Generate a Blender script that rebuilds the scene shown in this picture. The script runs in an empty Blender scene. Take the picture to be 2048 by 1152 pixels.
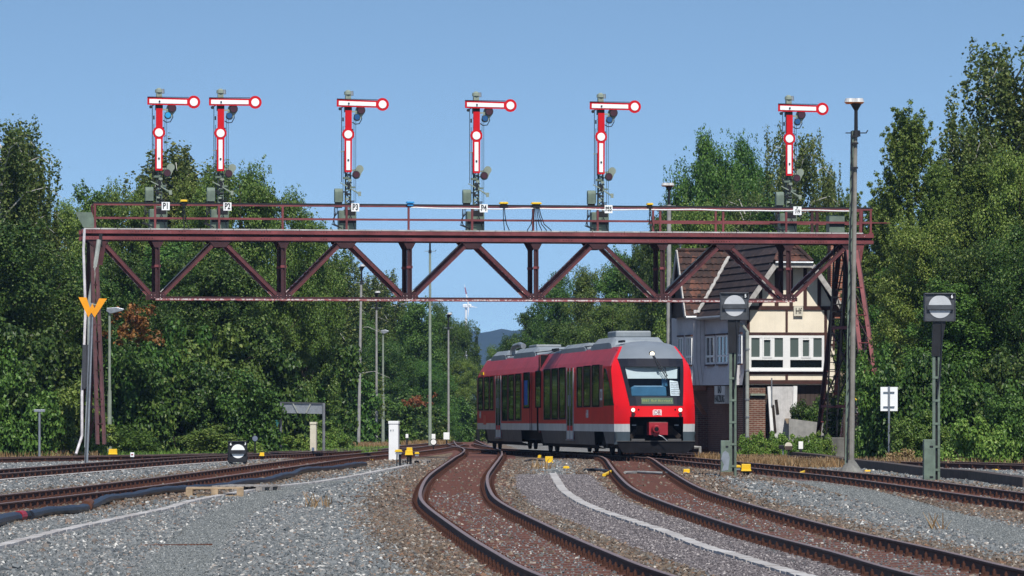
import bpy, bmesh, math, random
import numpy as np
from mathutils import Vector, Matrix
random.seed(7); R = math.radians
SC = bpy.context.scene
# ------------------------------------------------------------------ camera, sky, sun, exposure
F = 9300.0; CX = 1024.0; HY = 787.0; CZ = 2.1          # focal length and principal row in photo pixels
cam_d = bpy.data.cameras.new('camera'); cam = bpy.data.objects.new('camera', cam_d)
SC.collection.objects.link(cam); SC.camera = cam
cam.location = (0, 0, CZ); cam.rotation_euler = (R(90), 0, 0)
cam_d.sensor_width = 36; cam_d.lens = F / 2048 * 36; cam_d.shift_y = (HY - 576) / 2048
cam_d.clip_start = 0.5; cam_d.clip_end = 30000
SUN_EL, SUN_AZ = R(54), R(13)                          # azimuth to the right of straight behind the camera
wd = bpy.data.worlds.new('World'); SC.world = wd; wd.use_nodes = True
nt = wd.node_tree; nt.nodes.clear()
sky = nt.nodes.new('ShaderNodeTexSky'); sky.sky_type = 'NISHITA'; sky.sun_disc = False
sky.sun_elevation = SUN_EL; sky.sun_rotation = math.pi - SUN_AZ
sky.air_density = 1.0; sky.dust_density = 0.35; sky.ozone_density = 2.6; sky.altitude = 250
bg = nt.nodes.new('ShaderNodeBackground'); bg.inputs[1].default_value = 0.13
wo = nt.nodes.new('ShaderNodeOutputWorld')
tcw = nt.nodes.new('ShaderNodeTexCoord'); mpw = nt.nodes.new('ShaderNodeMapping'); mpw.vector_type = 'POINT'
mpw.inputs['Scale'].default_value = (1, 1, 2.6); mpw.inputs['Location'].default_value = (0, 0, 0.135)
nt.links.new(tcw.outputs['Generated'], mpw.inputs[0]); nt.links.new(mpw.outputs[0], sky.inputs[0])
skm = nt.nodes.new('ShaderNodeMixRGB'); skm.blend_type = 'MULTIPLY'; skm.inputs[0].default_value = 1; skm.inputs[2].default_value = (1.22, 1.30, 1.22, 1)
nt.links.new(sky.outputs[0], skm.inputs[1]); nt.links.new(skm.outputs[0], bg.inputs[0]); nt.links.new(bg.outputs[0], wo.inputs[0])
sl = bpy.data.lights.new('sun', 'SUN'); sl.energy = 5.0; sl.angle = R(0.5); sl.color = (1, 0.955, 0.89)
so = bpy.data.objects.new('sun', sl); SC.collection.objects.link(so)
sdir = Vector((math.sin(SUN_AZ) * math.cos(SUN_EL), -math.cos(SUN_AZ) * math.cos(SUN_EL), math.sin(SUN_EL)))
so.rotation_euler = sdir.to_track_quat('Z', 'Y').to_euler(); so.location = (30, -60, 90)
SC.view_settings.view_transform = 'Standard'; SC.view_settings.look = 'None'
SC.view_settings.exposure = 0.08; SC.view_settings.gamma = 1.0
SC.cycles.max_bounces = 6; SC.cycles.transparent_max_bounces = 12

# ------------------------------------------------------------------ where things are
def g(D):                                              # height of the rail tops: level, then falling away
    if D <= 150: return 0.0
    if D <= 160: return -0.0065 * (D - 150) ** 2 / 20
    if D <= 900: return -0.0065 * (D - 155)
    return -0.0065 * 745
def GZ(D): return g(D) - 0.185                          # ballast surface
def DG(y):                                             # distance of a ground point seen in row y
    lo, hi = 30.0, 900.0
    for _ in range(50):
        m = (lo + hi) / 2
        if HY + F * (CZ - GZ(m)) / m > y: lo = m
        else: hi = m
    return (lo + hi) / 2
def W(x, y, D): return Vector(((x - CX) * D / F, D, CZ - (y - HY) * D / F))
def WX(x, D): return (x - CX) * D / F
def ZP(y, D): return CZ - (y - HY) * D / F

# ------------------------------------------------------------------ objects
def link(o, parent=None):
    SC.collection.objects.link(o)
    if parent is not None: o.parent = parent
    return o
def tag(o, label=None, cat=None, group=None, kind=None):
    if label: o['label'] = label
    if cat: o['category'] = cat
    if group: o['group'] = group
    if kind: o['kind'] = kind
    return o
def thing(name, label, cat, loc=(0, 0, 0), rz=0, group=None):
    o = bpy.data.objects.new(name, None); o.location = loc; o.rotation_euler = (0, 0, rz)
    o.empty_display_size = 0.2
    link(o); return tag(o, label, cat, group)
def copy_tree(o, parent=None):
    c = o.copy(); link(c, parent)
    if parent is None and False: pass
    for ch in list(o.children): copy_tree(ch, c)
    return c
Z3 = Vector((0, 0, 1))
class MB:
    def __init__(s): s.v = []; s.f = []; s.m = []; s.mats = []; s.M = None
    def mi(s, mat):
        if mat not in s.mats: s.mats.append(mat)
        return s.mats.index(mat)
    def add(s, vs, fs, mat):
        b = len(s.v); k = s.mi(mat)
        for p in vs:
            p = Vector(p)
            if s.M is not None: p = s.M @ p
            s.v.append(tuple(p))
        for f in fs: s.f.append([b + i for i in f]); s.m.append(k)
        return s
    def box(s, c, size, mat, rot=None):
        hx, hy, hz = size[0] / 2, size[1] / 2, size[2] / 2; c = Vector(c)
        vs = [Vector((x, y, z)) for x in (-hx, hx) for y in (-hy, hy) for z in (-hz, hz)]
        if rot is not None: vs = [rot @ p for p in vs]
        return s.add([p + c for p in vs], [(0, 1, 3, 2), (4, 6, 7, 5), (0, 4, 5, 1), (2, 3, 7, 6), (0, 2, 6, 4), (1, 5, 7, 3)], mat)
    def span(s, x0, x1, y0, y1, z0, z1, mat):
        return s.box(((x0 + x1) / 2, (y0 + y1) / 2, (z0 + z1) / 2), (abs(x1 - x0), abs(y1 - y0), abs(z1 - z0)), mat)
    def bar(s, p0, p1, w, h, mat, up=Z3):
        p0 = Vector(p0); p1 = Vector(p1); d = (p1 - p0); L = d.length; d = d / L
        x = d.cross(Vector(up))
        if x.length < 1e-4: x = d.cross(Vector((0, 1, 0)))
        x.normalize(); z = x.cross(d)
        vs = []
        for t in (0, L):
            for a, b in ((-1, -1), (1, -1), (1, 1), (-1, 1)):
                vs.append(p0 + d * t + x * (a * w / 2) + z * (b * h / 2))
        return s.add(vs, [(3, 2, 1, 0), (4, 5, 6, 7), (0, 1, 5, 4), (1, 2, 6, 5), (2, 3, 7, 6), (3, 0, 4, 7)], mat)
    def cyl(s, p0, p1, r0, r1, mat, n=12, cap=True):
        p0 = Vector(p0); p1 = Vector(p1); d = (p1 - p0).normalized()
        x = d.cross(Z3)
        if x.length < 1e-3: x = Vector((1, 0, 0))
        x.normalize(); y = d.cross(x)
        vs = []
        for p, r in ((p0, r0), (p1, r1)):
            for i in range(n):
                a = 2 * math.pi * i / n; vs.append(p + x * (math.cos(a) * r) + y * (math.sin(a) * r))
        fs = [(i, (i + 1) % n, n + (i + 1) % n, n + i) for i in range(n)]
        if cap: fs += [tuple(range(n))[::-1], tuple(range(n, 2 * n))]
        return s.add(vs, fs, mat)
    def tube(s, pts, r, mat, n=8):
        pts = [Vector(p) for p in pts]; vs = []; fs = []
        ref = Vector((0.13, 0.21, 0.97)); m = len(pts)
        for k, p in enumerate(pts):
            d = (pts[min(k + 1, m - 1)] - pts[max(k - 1, 0)]).normalized()
            x = d.cross(ref).normalized(); y = d.cross(x)
            rr = r[k] if isinstance(r, (list, tuple)) else r
            for i in range(n):
                a = 2 * math.pi * i / n; vs.append(p + x * (math.cos(a) * rr) + y * (math.sin(a) * rr))
        for k in range(m - 1):
            for i in range(n):
                j = (i + 1) % n; fs.append((k * n + i, k * n + j, (k + 1) * n + j, (k + 1) * n + i))
        fs += [tuple(range(n))[::-1], tuple(range((m - 1) * n, m * n))]
        return s.add(vs, fs, mat)
    def prism(s, poly, o, ux, uy, th, mat):            # poly in (u,v), extruded by vector th
        o = Vector(o); ux = Vector(ux); uy = Vector(uy); th = Vector(th); n = len(poly)
        vs = [o + ux * a + uy * b for a, b in poly]; vs += [p + th for p in vs]
        fs = [tuple(range(n)), tuple(range(n, 2 * n))[::-1]]
        fs += [(i, n + i, n + (i + 1) % n, (i + 1) % n) for i in range(n)]
        return s.add(vs, fs, mat)
    def build(s, name, parent=None, bevel=0, smooth=False, recalc=True):
        me = bpy.data.meshes.new(name); me.from_pydata(s.v, [], s.f)
        for m in s.mats: me.materials.append(m)
        me.polygons.foreach_set('material_index', s.m)
        if recalc and len(s.f) < 60000:
            bm = bmesh.new(); bm.from_mesh(me); bmesh.ops.recalc_face_normals(bm, faces=bm.faces)
            bm.to_mesh(me); bm.free()
        if smooth: me.polygons.foreach_set('use_smooth', [True] * len(me.polygons))
        me.update()
        o = link(bpy.data.objects.new(name, me), parent)
        if bevel:
            b = o.modifiers.new('bevel', 'BEVEL'); b.width = bevel; b.segments = 2; b.limit_method = 'ANGLE'
        return o
def np_mesh(name, V, Q, mats, mi=None, parent=None, smooth=False):   # V (n,3), Q (m,4) index arrays
    me = bpy.data.meshes.new(name); n = len(V); m = len(Q); k = Q.shape[1]
    me.vertices.add(n); me.vertices.foreach_set('co', np.asarray(V, np.float32).ravel())
    me.loops.add(m * k); me.loops.foreach_set('vertex_index', np.asarray(Q, np.int32).ravel())
    me.polygons.add(m); me.polygons.foreach_set('loop_start', np.arange(0, m * k, k, dtype=np.int32))
    for mt in mats: me.materials.append(mt)
    if mi is not None: me.polygons.foreach_set('material_index', np.asarray(mi, np.int32))
    me.polygons.foreach_set('use_smooth', np.full(m, smooth))
    me.update(calc_edges=True); me.validate()
    return link(bpy.data.objects.new(name, me), parent) if name else me
def text(s, size, mat, parent, o, ux=(1, 0, 0), uz=(0, 0, 1), name='lettering', bold=0.0, sx=1.0, depth=0.004):
    cu = bpy.data.curves.new('t', 'FONT'); cu.body = s; cu.size = size; cu.extrude = depth; cu.offset = bold
    cu.align_x = 'CENTER'; cu.align_y = 'CENTER'; cu.space_line = 0.9
    ob = bpy.data.objects.new('t', cu); SC.collection.objects.link(ob)
    dg = bpy.context.evaluated_depsgraph_get(); me = bpy.data.meshes.new_from_object(ob.evaluated_get(dg))
    bpy.data.objects.remove(ob); bpy.data.curves.remove(cu)
    ux = Vector(ux); uz = Vector(uz); n = ux.cross(uz)
    M = Matrix(((ux.x * sx, uz.x, n.x, o[0]), (ux.y * sx, uz.y, n.y, o[1]), (ux.z * sx, uz.z, n.z, o[2]), (0, 0, 0, 1)))
    me.transform(M); me.materials.clear(); me.materials.append(mat); me.name = name
    return link(bpy.data.objects.new(name, me), parent)

# ------------------------------------------------------------------ materials
def newmat(name):
    m = bpy.data.materials.new(name); m.use_nodes = True; t = m.node_tree; t.nodes.clear()
    out = t.nodes.new('ShaderNodeOutputMaterial'); b = t.nodes.new('ShaderNodeBsdfPrincipled')
    t.links.new(b.outputs[0], out.inputs[0]); return m, t, b, out
def N(t, typ, **kw):
    n = t.nodes.new('ShaderNode' + typ)
    for k, v in kw.items():
        if k.startswith('i_'):
            key = k[2:]; n.inputs[int(key) if key.isdigit() else key].default_value = v
        else: setattr(n, k, v)
    return n
def L(t, a, b): t.links.new(a, b)
def coords(t, scale=(1, 1, 1), space='Object'):
    tc = N(t, 'TexCoord'); mp = N(t, 'Mapping'); mp.inputs['Scale'].default_value = scale
    L(t, tc.outputs[space], mp.inputs[0]); return mp.outputs[0]
def ramp(t, src, stops, interp='LINEAR'):
    r = N(t, 'ValToRGB'); r.color_ramp.interpolation = interp; e = r.color_ramp.elements
    while len(e) < len(stops): e.new(0.5)
    for i, (p, c) in enumerate(stops):
        e[i].position = p; e[i].color = (*c, 1) if len(c) == 3 else c
    L(t, src, r.inputs[0]); return r.outputs[0]
def mixc(t, fac, a, b, blend='MIX'):
    m = N(t, 'MixRGB', blend_type=blend)
    for sck, v in ((0, fac), (1, a), (2, b)):
        if hasattr(v, 'links'): L(t, v, m.inputs[sck])
        elif sck == 0: m.inputs[0].default_value = v
        else: m.inputs[sck].default_value = (*v, 1)
    return m.outputs[0]
def noise(t, vec, scale, detail=4, rough=0.6):
    n = N(t, 'TexNoise'); n.inputs['Scale'].default_value = scale; n.inputs['Detail'].default_value = detail
    n.inputs['Roughness'].default_value = rough; L(t, vec, n.inputs['Vector']); return n.outputs['Fac']
def bump(t, b, h, dist, strength=1.0):
    n = N(t, 'Bump'); n.inputs['Distance'].default_value = dist; n.inputs['Strength'].default_value = strength
    L(t, h, n.inputs['Height']); L(t, n.outputs[0], b.inputs['Normal'])
def paint(name, col, rough=0.55, metal=0.0, var=0.25, scale=3.0, spec=0.4, flake=None, famt=0.6, coat=0, streak=0, bmp=0.002):
    m, t, b, out = newmat(name); v = coords(t)
    n = noise(t, v, scale, 6); dk = tuple(c * (1 - var) for c in col); lt = tuple(min(1, c * (1 + var)) for c in col)
    c = ramp(t, n, [(0.3, dk), (0.7, lt)])
    if streak:
        v2 = coords(t, (9, 9, 0.5)); s = noise(t, v2, 1.5, 4)
        c = mixc(t, ramp(t, s, [(0.45, (0, 0, 0)), (0.75, (streak,) * 3)]), c, tuple(x * 0.35 + 0.02 for x in col))
    if flake:
        f = noise(t, v, scale * 4.3, 8, 0.7)
        c = mixc(t, ramp(t, f, [(famt, (0, 0, 0)), (famt + 0.03, (1, 1, 1))]), c, flake)
    L(t, c, b.inputs['Base Color']); b.inputs['Roughness'].default_value = rough
    b.inputs['Metallic'].default_value = metal; b.inputs['Specular IOR Level'].default_value = spec
    if coat: b.inputs['Coat Weight'].default_value = coat; b.inputs['Coat Roughness'].default_value = 0.12
    if bmp: bump(t, b, noise(t, v, scale * 12, 4), bmp)
    return m
M = {}
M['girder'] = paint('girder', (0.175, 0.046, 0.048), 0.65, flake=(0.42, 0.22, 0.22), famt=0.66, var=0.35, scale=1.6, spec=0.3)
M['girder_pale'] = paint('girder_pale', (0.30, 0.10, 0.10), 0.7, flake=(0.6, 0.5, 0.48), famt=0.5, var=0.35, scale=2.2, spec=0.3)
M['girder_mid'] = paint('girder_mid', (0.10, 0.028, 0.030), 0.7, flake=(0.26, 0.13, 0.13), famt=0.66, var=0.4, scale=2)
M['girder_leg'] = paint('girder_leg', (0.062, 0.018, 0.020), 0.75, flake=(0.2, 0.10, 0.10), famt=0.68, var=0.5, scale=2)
M['girder_dark'] = paint('girder_dark', (0.042, 0.013, 0.015), 0.7, flake=(0.2, 0.09, 0.09), famt=0.68, var=0.4, scale=2)  # darker girder copy, also carries the shade of recesses and rear legs
M['deck'] = paint('deck', (0.42, 0.40, 0.38), 0.8, var=0.35, scale=2)
M['sigred'] = paint('sigred', (0.56, 0.006, 0.012), 0.5, var=0.10, spec=0.2, streak=0.12, bmp=0)
M['sigwhite'] = paint('sigwhite', (0.86, 0.86, 0.84), 0.45, var=0.04, bmp=0)
M['ggreen'] = paint('ggreen', (0.13, 0.17, 0.13), 0.55, var=0.25, scale=4, streak=0.3)
M['ggreen_l'] = paint('ggreen_l', (0.25, 0.29, 0.23), 0.55, var=0.2, scale=4, streak=0.25)
M['black'] = paint('black', (0.012, 0.012, 0.014), 0.5, var=0.3)
M['cable'] = paint('cable', (0.015, 0.016, 0.02), 0.45, var=0.3)
M['conduit'] = paint('conduit', (0.018, 0.020, 0.028), 0.38, var=0.3, scale=6, flake=(0.1, 0.1, 0.11), famt=0.7)
M['concrete'] = paint('concrete', (0.30, 0.295, 0.28), 0.85, var=0.25, scale=3, streak=0.25, spec=0.2)
M['concrete_d'] = paint('concrete_d', (0.17, 0.165, 0.15), 0.9, var=0.4, scale=2, streak=0.5, spec=0.2, flake=(0.08, 0.1, 0.05), famt=0.62)
M['duct'] = paint('duct', (0.46, 0.43, 0.40), 0.9, var=0.18, scale=4, spec=0.2)
M['white'] = paint('white', (0.80, 0.80, 0.78), 0.5, var=0.05)
M['disc'] = paint('disc', (0.50, 0.51, 0.52), 0.5, var=0.08)
M['pipewhite'] = paint('pipewhite', (0.52, 0.49, 0.50), 0.6, var=0.3, scale=3, flake=(0.16, 0.12, 0.12), famt=0.62)
M['poleconc'] = paint('poleconc', (0.235, 0.22, 0.195), 0.85, var=0.25, scale=3, streak=0.3, spec=0.2)
M['cream'] = paint('cream', (0.66, 0.62, 0.50), 0.6, var=0.12, streak=0.2)
M['render'] = paint('render', (0.86, 0.77, 0.61), 0.9, var=0.08, scale=1.4, spec=0.2, streak=0.1, bmp=0.004)
M['timber'] = paint('timber', (0.060, 0.022, 0.016), 0.7, var=0.4, scale=3, streak=0.3)
M['bargewhite'] = paint('bargewhite', (0.40, 0.38, 0.35), 0.7, var=0.3, scale=5, flake=(0.2, 0.18, 0.16), famt=0.62)
M['yellow'] = paint('yellow', (0.80, 0.50, 0.015), 0.4, var=0.1, scale=6, streak=0.15)
M['orange'] = paint('orange', (0.85, 0.33, 0.01), 0.4, var=0.1)
M['blue'] = paint('blue', (0.03, 0.25, 0.55), 0.4)
M['darkgrey'] = paint('darkgrey', (0.058, 0.063, 0.072), 0.6, var=0.35, scale=5, flake=(0.16, 0.17, 0.18), famt=0.67)
M['caseblack'] = paint('caseblack', (0.025, 0.026, 0.030), 0.6, var=0.3, spec=0.2)
M['greymetal'] = paint('greymetal', (0.32, 0.34, 0.36), 0.45, metal=0.6, var=0.2, scale=6)
M['pipegrey'] = paint('pipegrey', (0.30, 0.32, 0.29), 0.5, var=0.2)
M['rust'] = paint('rust', (0.10, 0.042, 0.025), 0.85, var=0.45, scale=7, spec=0.2, flake=(0.17, 0.10, 0.06), famt=0.63)
M['railside'] = paint('railside', (0.060, 0.030, 0.022), 0.75, var=0.4, scale=5, spec=0.3)
M['railhead'] = paint('railhead', (0.24, 0.16, 0.13), 0.42, metal=0.3, var=0.2, scale=3)
M['sleeper'] = paint('sleeper', (0.115, 0.048, 0.034), 0.85, var=0.3, scale=3, spec=0.2)
M['clip'] = paint('clip', (0.075, 0.032, 0.022), 0.8, var=0.4, scale=20, spec=0.2)
M['wood'] = paint('wood', (0.36, 0.26, 0.16), 0.85, var=0.35, scale=6, streak=0.3)
M['wood_grey'] = paint('wood_grey', (0.30, 0.27, 0.24), 0.85, var=0.35, scale=6, streak=0.3)
M['wood_dark'] = paint('wood_dark', (0.07, 0.05, 0.04), 0.85, var=0.4, scale=4, streak=0.4)
M['redlens'] = paint('redlens', (0.05, 0.004, 0.006), 0.15, var=0.1, spec=0.6)
M['bluelens'] = paint('bluelens', (0.01, 0.07, 0.20), 0.15, var=0.1, spec=0.6)
M['bluelens_b'] = paint('bluelens_b', (0.03, 0.30, 0.60), 0.15, var=0.1, spec=0.6)
M['green_teal'] = paint('green_teal', (0.03, 0.16, 0.16), 0.6)
M['trunk'] = paint('trunk', (0.075, 0.06, 0.045), 0.9, var=0.4, scale=6, spec=0.1)
M['birch'] = paint('birch', (0.5, 0.48, 0.44), 0.85, var=0.2, scale=2, flake=(0.05, 0.045, 0.04), famt=0.62, spec=0.2)
M['lampglass'] = paint('lampglass', (0.46, 0.46, 0.45), 0.25, var=0.05)
M['amber'] = paint('amber', (0.75, 0.2, 0.03), 0.3, var=0.2)
M['pinkred'] = paint('pinkred', (0.28, 0.016, 0.024), 0.4)

M['stone_fine'] = None
def stone_mat(name, cols, usevor=None):
    m, t, b, out = newmat(name)
    gm = N(t, 'NewGeometry')
    c = ramp(t, gm.outputs['Random Per Island'], cols)
    v = coords(t); n = noise(t, v, 60, 3)
    c = mixc(t, 0.5, c, ramp(t, n, [(0.3, (0.55, 0.55, 0.55)), (0.7, (1, 1, 1))]), 'MULTIPLY')
    L(t, c, b.inputs['Base Color']); b.inputs['Roughness'].default_value = 0.85
    b.inputs['Specular IOR Level'].default_value = 0.3
    return m
GREY = [(0.0, (0.08, 0.092, 0.098)), (0.3, (0.145, 0.155, 0.157)), (0.6, (0.19, 0.198, 0.197)), (0.85, (0.245, 0.25, 0.24)), (0.92, (0.20, 0.13, 0.09)), (0.96, (0.48, 0.46, 0.42)), (1.0, (0.62, 0.60, 0.55))]
BROWN = [(0.0, (0.07, 0.055, 0.045)), (0.25, (0.12, 0.085, 0.06)), (0.5, (0.16, 0.12, 0.085)), (0.7, (0.15, 0.15, 0.14)), (0.86, (0.20, 0.105, 0.06)), (0.95, (0.30, 0.24, 0.18)), (1.0, (0.46, 0.42, 0.36))]
PURPLE = [(0.0, (0.07, 0.062, 0.064)), (0.4, (0.135, 0.118, 0.122)), (0.8, (0.21, 0.185, 0.185)), (1.0, (0.42, 0.38, 0.36))]
M['stone_grey'] = stone_mat('stone_grey', GREY)
M['stone_fine'] = stone_mat('stone_fine', [(0.0, (0.10, 0.11, 0.11)), (0.5, (0.17, 0.18, 0.175)), (0.9, (0.26, 0.265, 0.25)), (1.0, (0.42, 0.42, 0.40))])
M['stone_brown'] = stone_mat('stone_brown', BROWN)
M['stone_purple'] = stone_mat('stone_purple', PURPLE)
def gravel(name, cols, scale=22, bd=0.03, tint=None, tintamt=0.5):
    m, t, b, out = newmat(name); v = coords(t)
    vo = N(t, 'TexVoronoi'); vo.inputs['Scale'].default_value = scale; L(t, v, vo.inputs['Vector'])
    sep = N(t, 'SeparateColor'); L(t, vo.outputs['Color'], sep.inputs[0])
    c = ramp(t, sep.outputs[0], cols)
    n = noise(t, v, 0.35, 5)
    if tint: c = mixc(t, ramp(t, n, [(0.42, (0, 0, 0)), (0.62, (tintamt,) * 3)]), c, tint)
    L(t, c, b.inputs['Base Color']); b.inputs['Roughness'].default_value = 0.9; b.inputs['Specular IOR Level'].default_value = 0.15
    inv = N(t, 'Math', operation='SUBTRACT'); inv.inputs[0].default_value = 1.0; L(t, vo.outputs['Distance'], inv.inputs[1])
    bump(t, b, inv.outputs[0], bd, 0.9)
    return m
M['duct'] = stone_mat('duct_lids', [(0.0, (0.36, 0.33, 0.31)), (0.5, (0.43, 0.405, 0.38)), (1.0, (0.50, 0.475, 0.45))])
M['gravel'] = gravel('gravel', GREY, 17, 0.035, tint=(0.13, 0.095, 0.07), tintamt=0.55)
M['gravel_brown'] = gravel('gravel_brown', BROWN, 17, 0.035, tint=(0.14, 0.10, 0.07), tintamt=0.6)
M['gravel_fine'] = gravel('gravel_fine', [(0.0, (0.12, 0.13, 0.13)), (0.5, (0.17, 0.18, 0.175)), (1.0, (0.25, 0.255, 0.24))], 60, 0.01)
M['gravel_purple'] = gravel('gravel_purple', PURPLE, 34, 0.02)
M['bed_rust'] = gravel('bed_rust', [(0.0, (0.07, 0.05, 0.042)), (0.6, (0.15, 0.12, 0.10)), (0.9, (0.20, 0.18, 0.16)), (1.0, (0.42, 0.39, 0.35))], 40, 0.01, tint=(0.12, 0.065, 0.048), tintamt=0.5)
M['bed_tan'] = gravel('bed_tan', [(0.0, (0.12, 0.085, 0.055)), (0.6, (0.19, 0.14, 0.09)), (1.0, (0.30, 0.24, 0.17))], 40, 0.01, tint=(0.10, 0.06, 0.04), tintamt=0.6)
# ------------------------------------------------------------------ ground sheet
def catmull(pts, step):
    P = [np.array(p, float) for p in pts]; P = [2 * P[0] - P[1]] + P + [2 * P[-1] - P[-2]]; out = []
    for i in range(1, len(P) - 2):
        a, b, c, d = P[i - 1:i + 3]; n = max(2, int(np.linalg.norm(c - b) / 0.5))
        for k in range(n):
            u = k / n
            out.append(0.5 * ((2 * b) + (c - a) * u + (2 * a - 5 * b + 4 * c - d) * u * u + (3 * b - a - 3 * c + d) * u ** 3))
    out.append(P[-2]); out = np.array(out)
    s = np.concatenate([[0], np.cumsum(np.linalg.norm(np.diff(out, axis=0), axis=1))])
    q = np.arange(0, s[-1], step)
    return np.stack([np.interp(q, s, out[:, 0]), np.interp(q, s, out[:, 1])], 1)
# (distance, x) of each track's centre line
TR = {
 'T1': [(40, 2.6), (53.5, 1.13), (62.4, .49), (74.3, -.19), (90.8, -.99), (103.9, -1.27), (119.8, -1.38), (136.6, -1.28), (152.6, -1.16), (170, -1.12), (200, -1.3), (240, -2.1), (300, -3.0), (400, -4.3), (600, -7)],
 'T2': [(50, 12.4), (75, 11.6), (94, 10.35), (115, 9.15), (126, 8.15), (140, 6.6), (155.8, 4.85), (197, -.2), (215, -1.55), (240, -2.4), (262, -2.9)],
 'T3': [(42, 6.5), (54.4, 5.42), (62.4, 5.0), (74.3, 4.3), (91.7, 3.68), (103.9, 3.45), (119.8, 3.5), (136.6, 3.65), (150, 3.78), (160, 3.7), (168, 3.2), (176, 2.4)],
 'T0': [(60, -13.6), (75, -12.0), (92.6, -10.2), (112, -8.5), (149, -6.15), (165, -5.2), (200, -4.0), (250, -3.2)],
 'TA': [(96, -17.5), (110, -15.6), (125.6, -13.8), (146.8, -11.4), (158, -9.9), (178, -7.9), (205, -6.2), (240, -4.6), (275, -3.8)],
 'TB': [(146, -20.5), (152, -16.9), (161, -13.2), (174, -10.1), (190, -7.9), (215, -6.0)],
 'T4': [(128, 18.5), (138.5, 15.0), (148, 11.2), (156, 9.3), (168, 7.0), (190, 4.0)],
}
NEAR = {}
for k, p in TR.items(): NEAR[k] = catmull([(x, d) for d, x in p], 0.5)
def dist_to(k, X, Y):
    c = NEAR[k]; xi = np.interp(Y, c[:, 1], c[:, 0], left=1e3, right=1e3); return np.abs(X - xi)
ys = [-60] + list(range(0, 40, 10)) + list(range(40, 300, 3)) + list(range(300, 1000, 50)) + [1000, 1500, 2500, 4500, 9000, 16000]
xs = [-9000, -2500, -700, -200, -80, -40] + [i * 2 for i in range(-15, 16)] + [40, 80, 200, 700, 2500, 9000]
gv = []; rng = random.Random(3)
for y in ys:
    for x in xs: gv.append((x, y, GZ(y) + (0 if abs(x) < 30 and y < 300 else 0.0)))
nx = len(xs); gq = np.array([(j * nx + i, j * nx + i + 1, (j + 1) * nx + i + 1, (j + 1) * nx + i) for j in range(len(ys) - 1) for i in range(nx - 1)])
grd = np_mesh('ground', np.array(gv), gq, [M['gravel']]); tag(grd, kind='structure', label='blue-grey ballast gravel covering the station yard', )

def strip(name, pts, w0, w1, dz, mat, kind='structure', label=None, step=0.5, jit=0.0, parent=None):
    """a sheet along (distance, x) points, from offset w0 to w1 across, dz above the ballast"""
    c = catmull([(x, d) for d, x in pts], step); t = np.gradient(c, axis=0); t /= np.linalg.norm(t, axis=1)[:, None]
    nrm = np.stack([t[:, 1], -t[:, 0]], 1); rs = np.random.RandomState(len(name) + len(c))
    z = np.array([GZ(y) for y in c[:, 1]]) + dz
    sm = np.ones(9) / 9; k0 = np.convolve(rs.randn(len(c) + 8), sm, 'valid') * 3; k1 = np.convolve(rs.randn(len(c) + 8), sm, 'valid') * 3
    j0 = w0 + k0 * jit; j1 = w1 + k1 * jit
    A = c + nrm * j0[:, None]; B = c + nrm * j1[:, None]; n = len(c)
    V = np.concatenate([np.column_stack([A, z]), np.column_stack([B, z])])
    Q = np.array([(i, n + i, n + i + 1, i + 1) for i in range(n - 1)])
    o = np_mesh(name, V, Q, [mat], parent=parent)
    if kind: o['kind'] = kind
    if label: o['label'] = label
    return o
def XD(px, py): d = DG(py); return (d, WX(px, d))
strip('trackbed', TR['T1'], -2.3, 2.3, 0.004, M['gravel_brown'], label='brown stained ballast under the left curving track', jit=0.08)
strip('trackbed', TR['T3'], -2.2, 2.2, 0.006, M['gravel_brown'], label='brown stained ballast under the middle curving track', jit=0.08)
strip('trackbed', TR['T2'], -1.8, 1.8, 0.008, M['gravel_brown'], label='brown stained ballast under the train', jit=0.08)
strip('trackbed', TR['T0'], -1.7, 1.7, 0.010, M['bed_tan'], label='sandy brown bed of the near left-hand track', jit=0.08)
strip('trackbed', TR['TA'], -1.2, 1.2, 0.012, M['gravel'], label='grey bed of the second left-hand track', jit=0.05)
strip('trackbed', TR['T1'], -.95, .95, 0.014, M['bed_rust'], label='rust-red bed between the rails of the left curving track', jit=0.05)
strip('trackbed', TR['T3'], -.95, .95, 0.016, M['bed_rust'], label='rust-red bed between the rails of the middle curving track', jit=0.05)
# walking paths and cable ducts
PATH_L = [XD(-40, 1108), XD(150, 1061), XD(320, 1025), XD(406, 1002), XD(547, 978), XD(640, 967), XD(735, 950), XD(819, 933)]
PATH_R = [XD(1640, 1170), XD(1571, 1149), XD(1466, 1117), XD(1400, 1097), XD(1330, 1070), XD(1278, 1052), XD(1200, 1026), XD(1153, 1004), XD(1125, 982), XD(1105, 950)]
FINE_L = [XD(330, 1175), XD(375, 1110), XD(430, 1050), XD(520, 1000), XD(600, 975), XD(700, 957)]
FINE_R = [XD(2080, 1090), XD(1900, 1040), XD(1760, 1000), XD(1640, 968), XD(1540, 950)]
strip('path', FINE_L, -0.42, 0.42, 0.022, M['gravel_fine'], label='trodden strip of fine grey chippings left of the curving track', jit=0.05)
strip('path', FINE_R, -0.55, 0.55, 0.022, M['gravel_fine'], label='trodden strip of fine grey chippings right of the tracks', jit=0.05)
strip('path', PATH_R, -1.05, 1.05, 0.026, M['gravel_purple'], label='purplish chippings either side of the right-hand cable duct', jit=0.08)
LEVEE = [(96, -16.35), (110, -14.5), (125.6, -12.75), (146.8, -10.3), (158, -8.8), (166, -8.0)]
strip('path', LEVEE, -0.13, 0.13, 0.05, M['duct'], label='pale concrete edge strip beside the second left-hand track')
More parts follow.
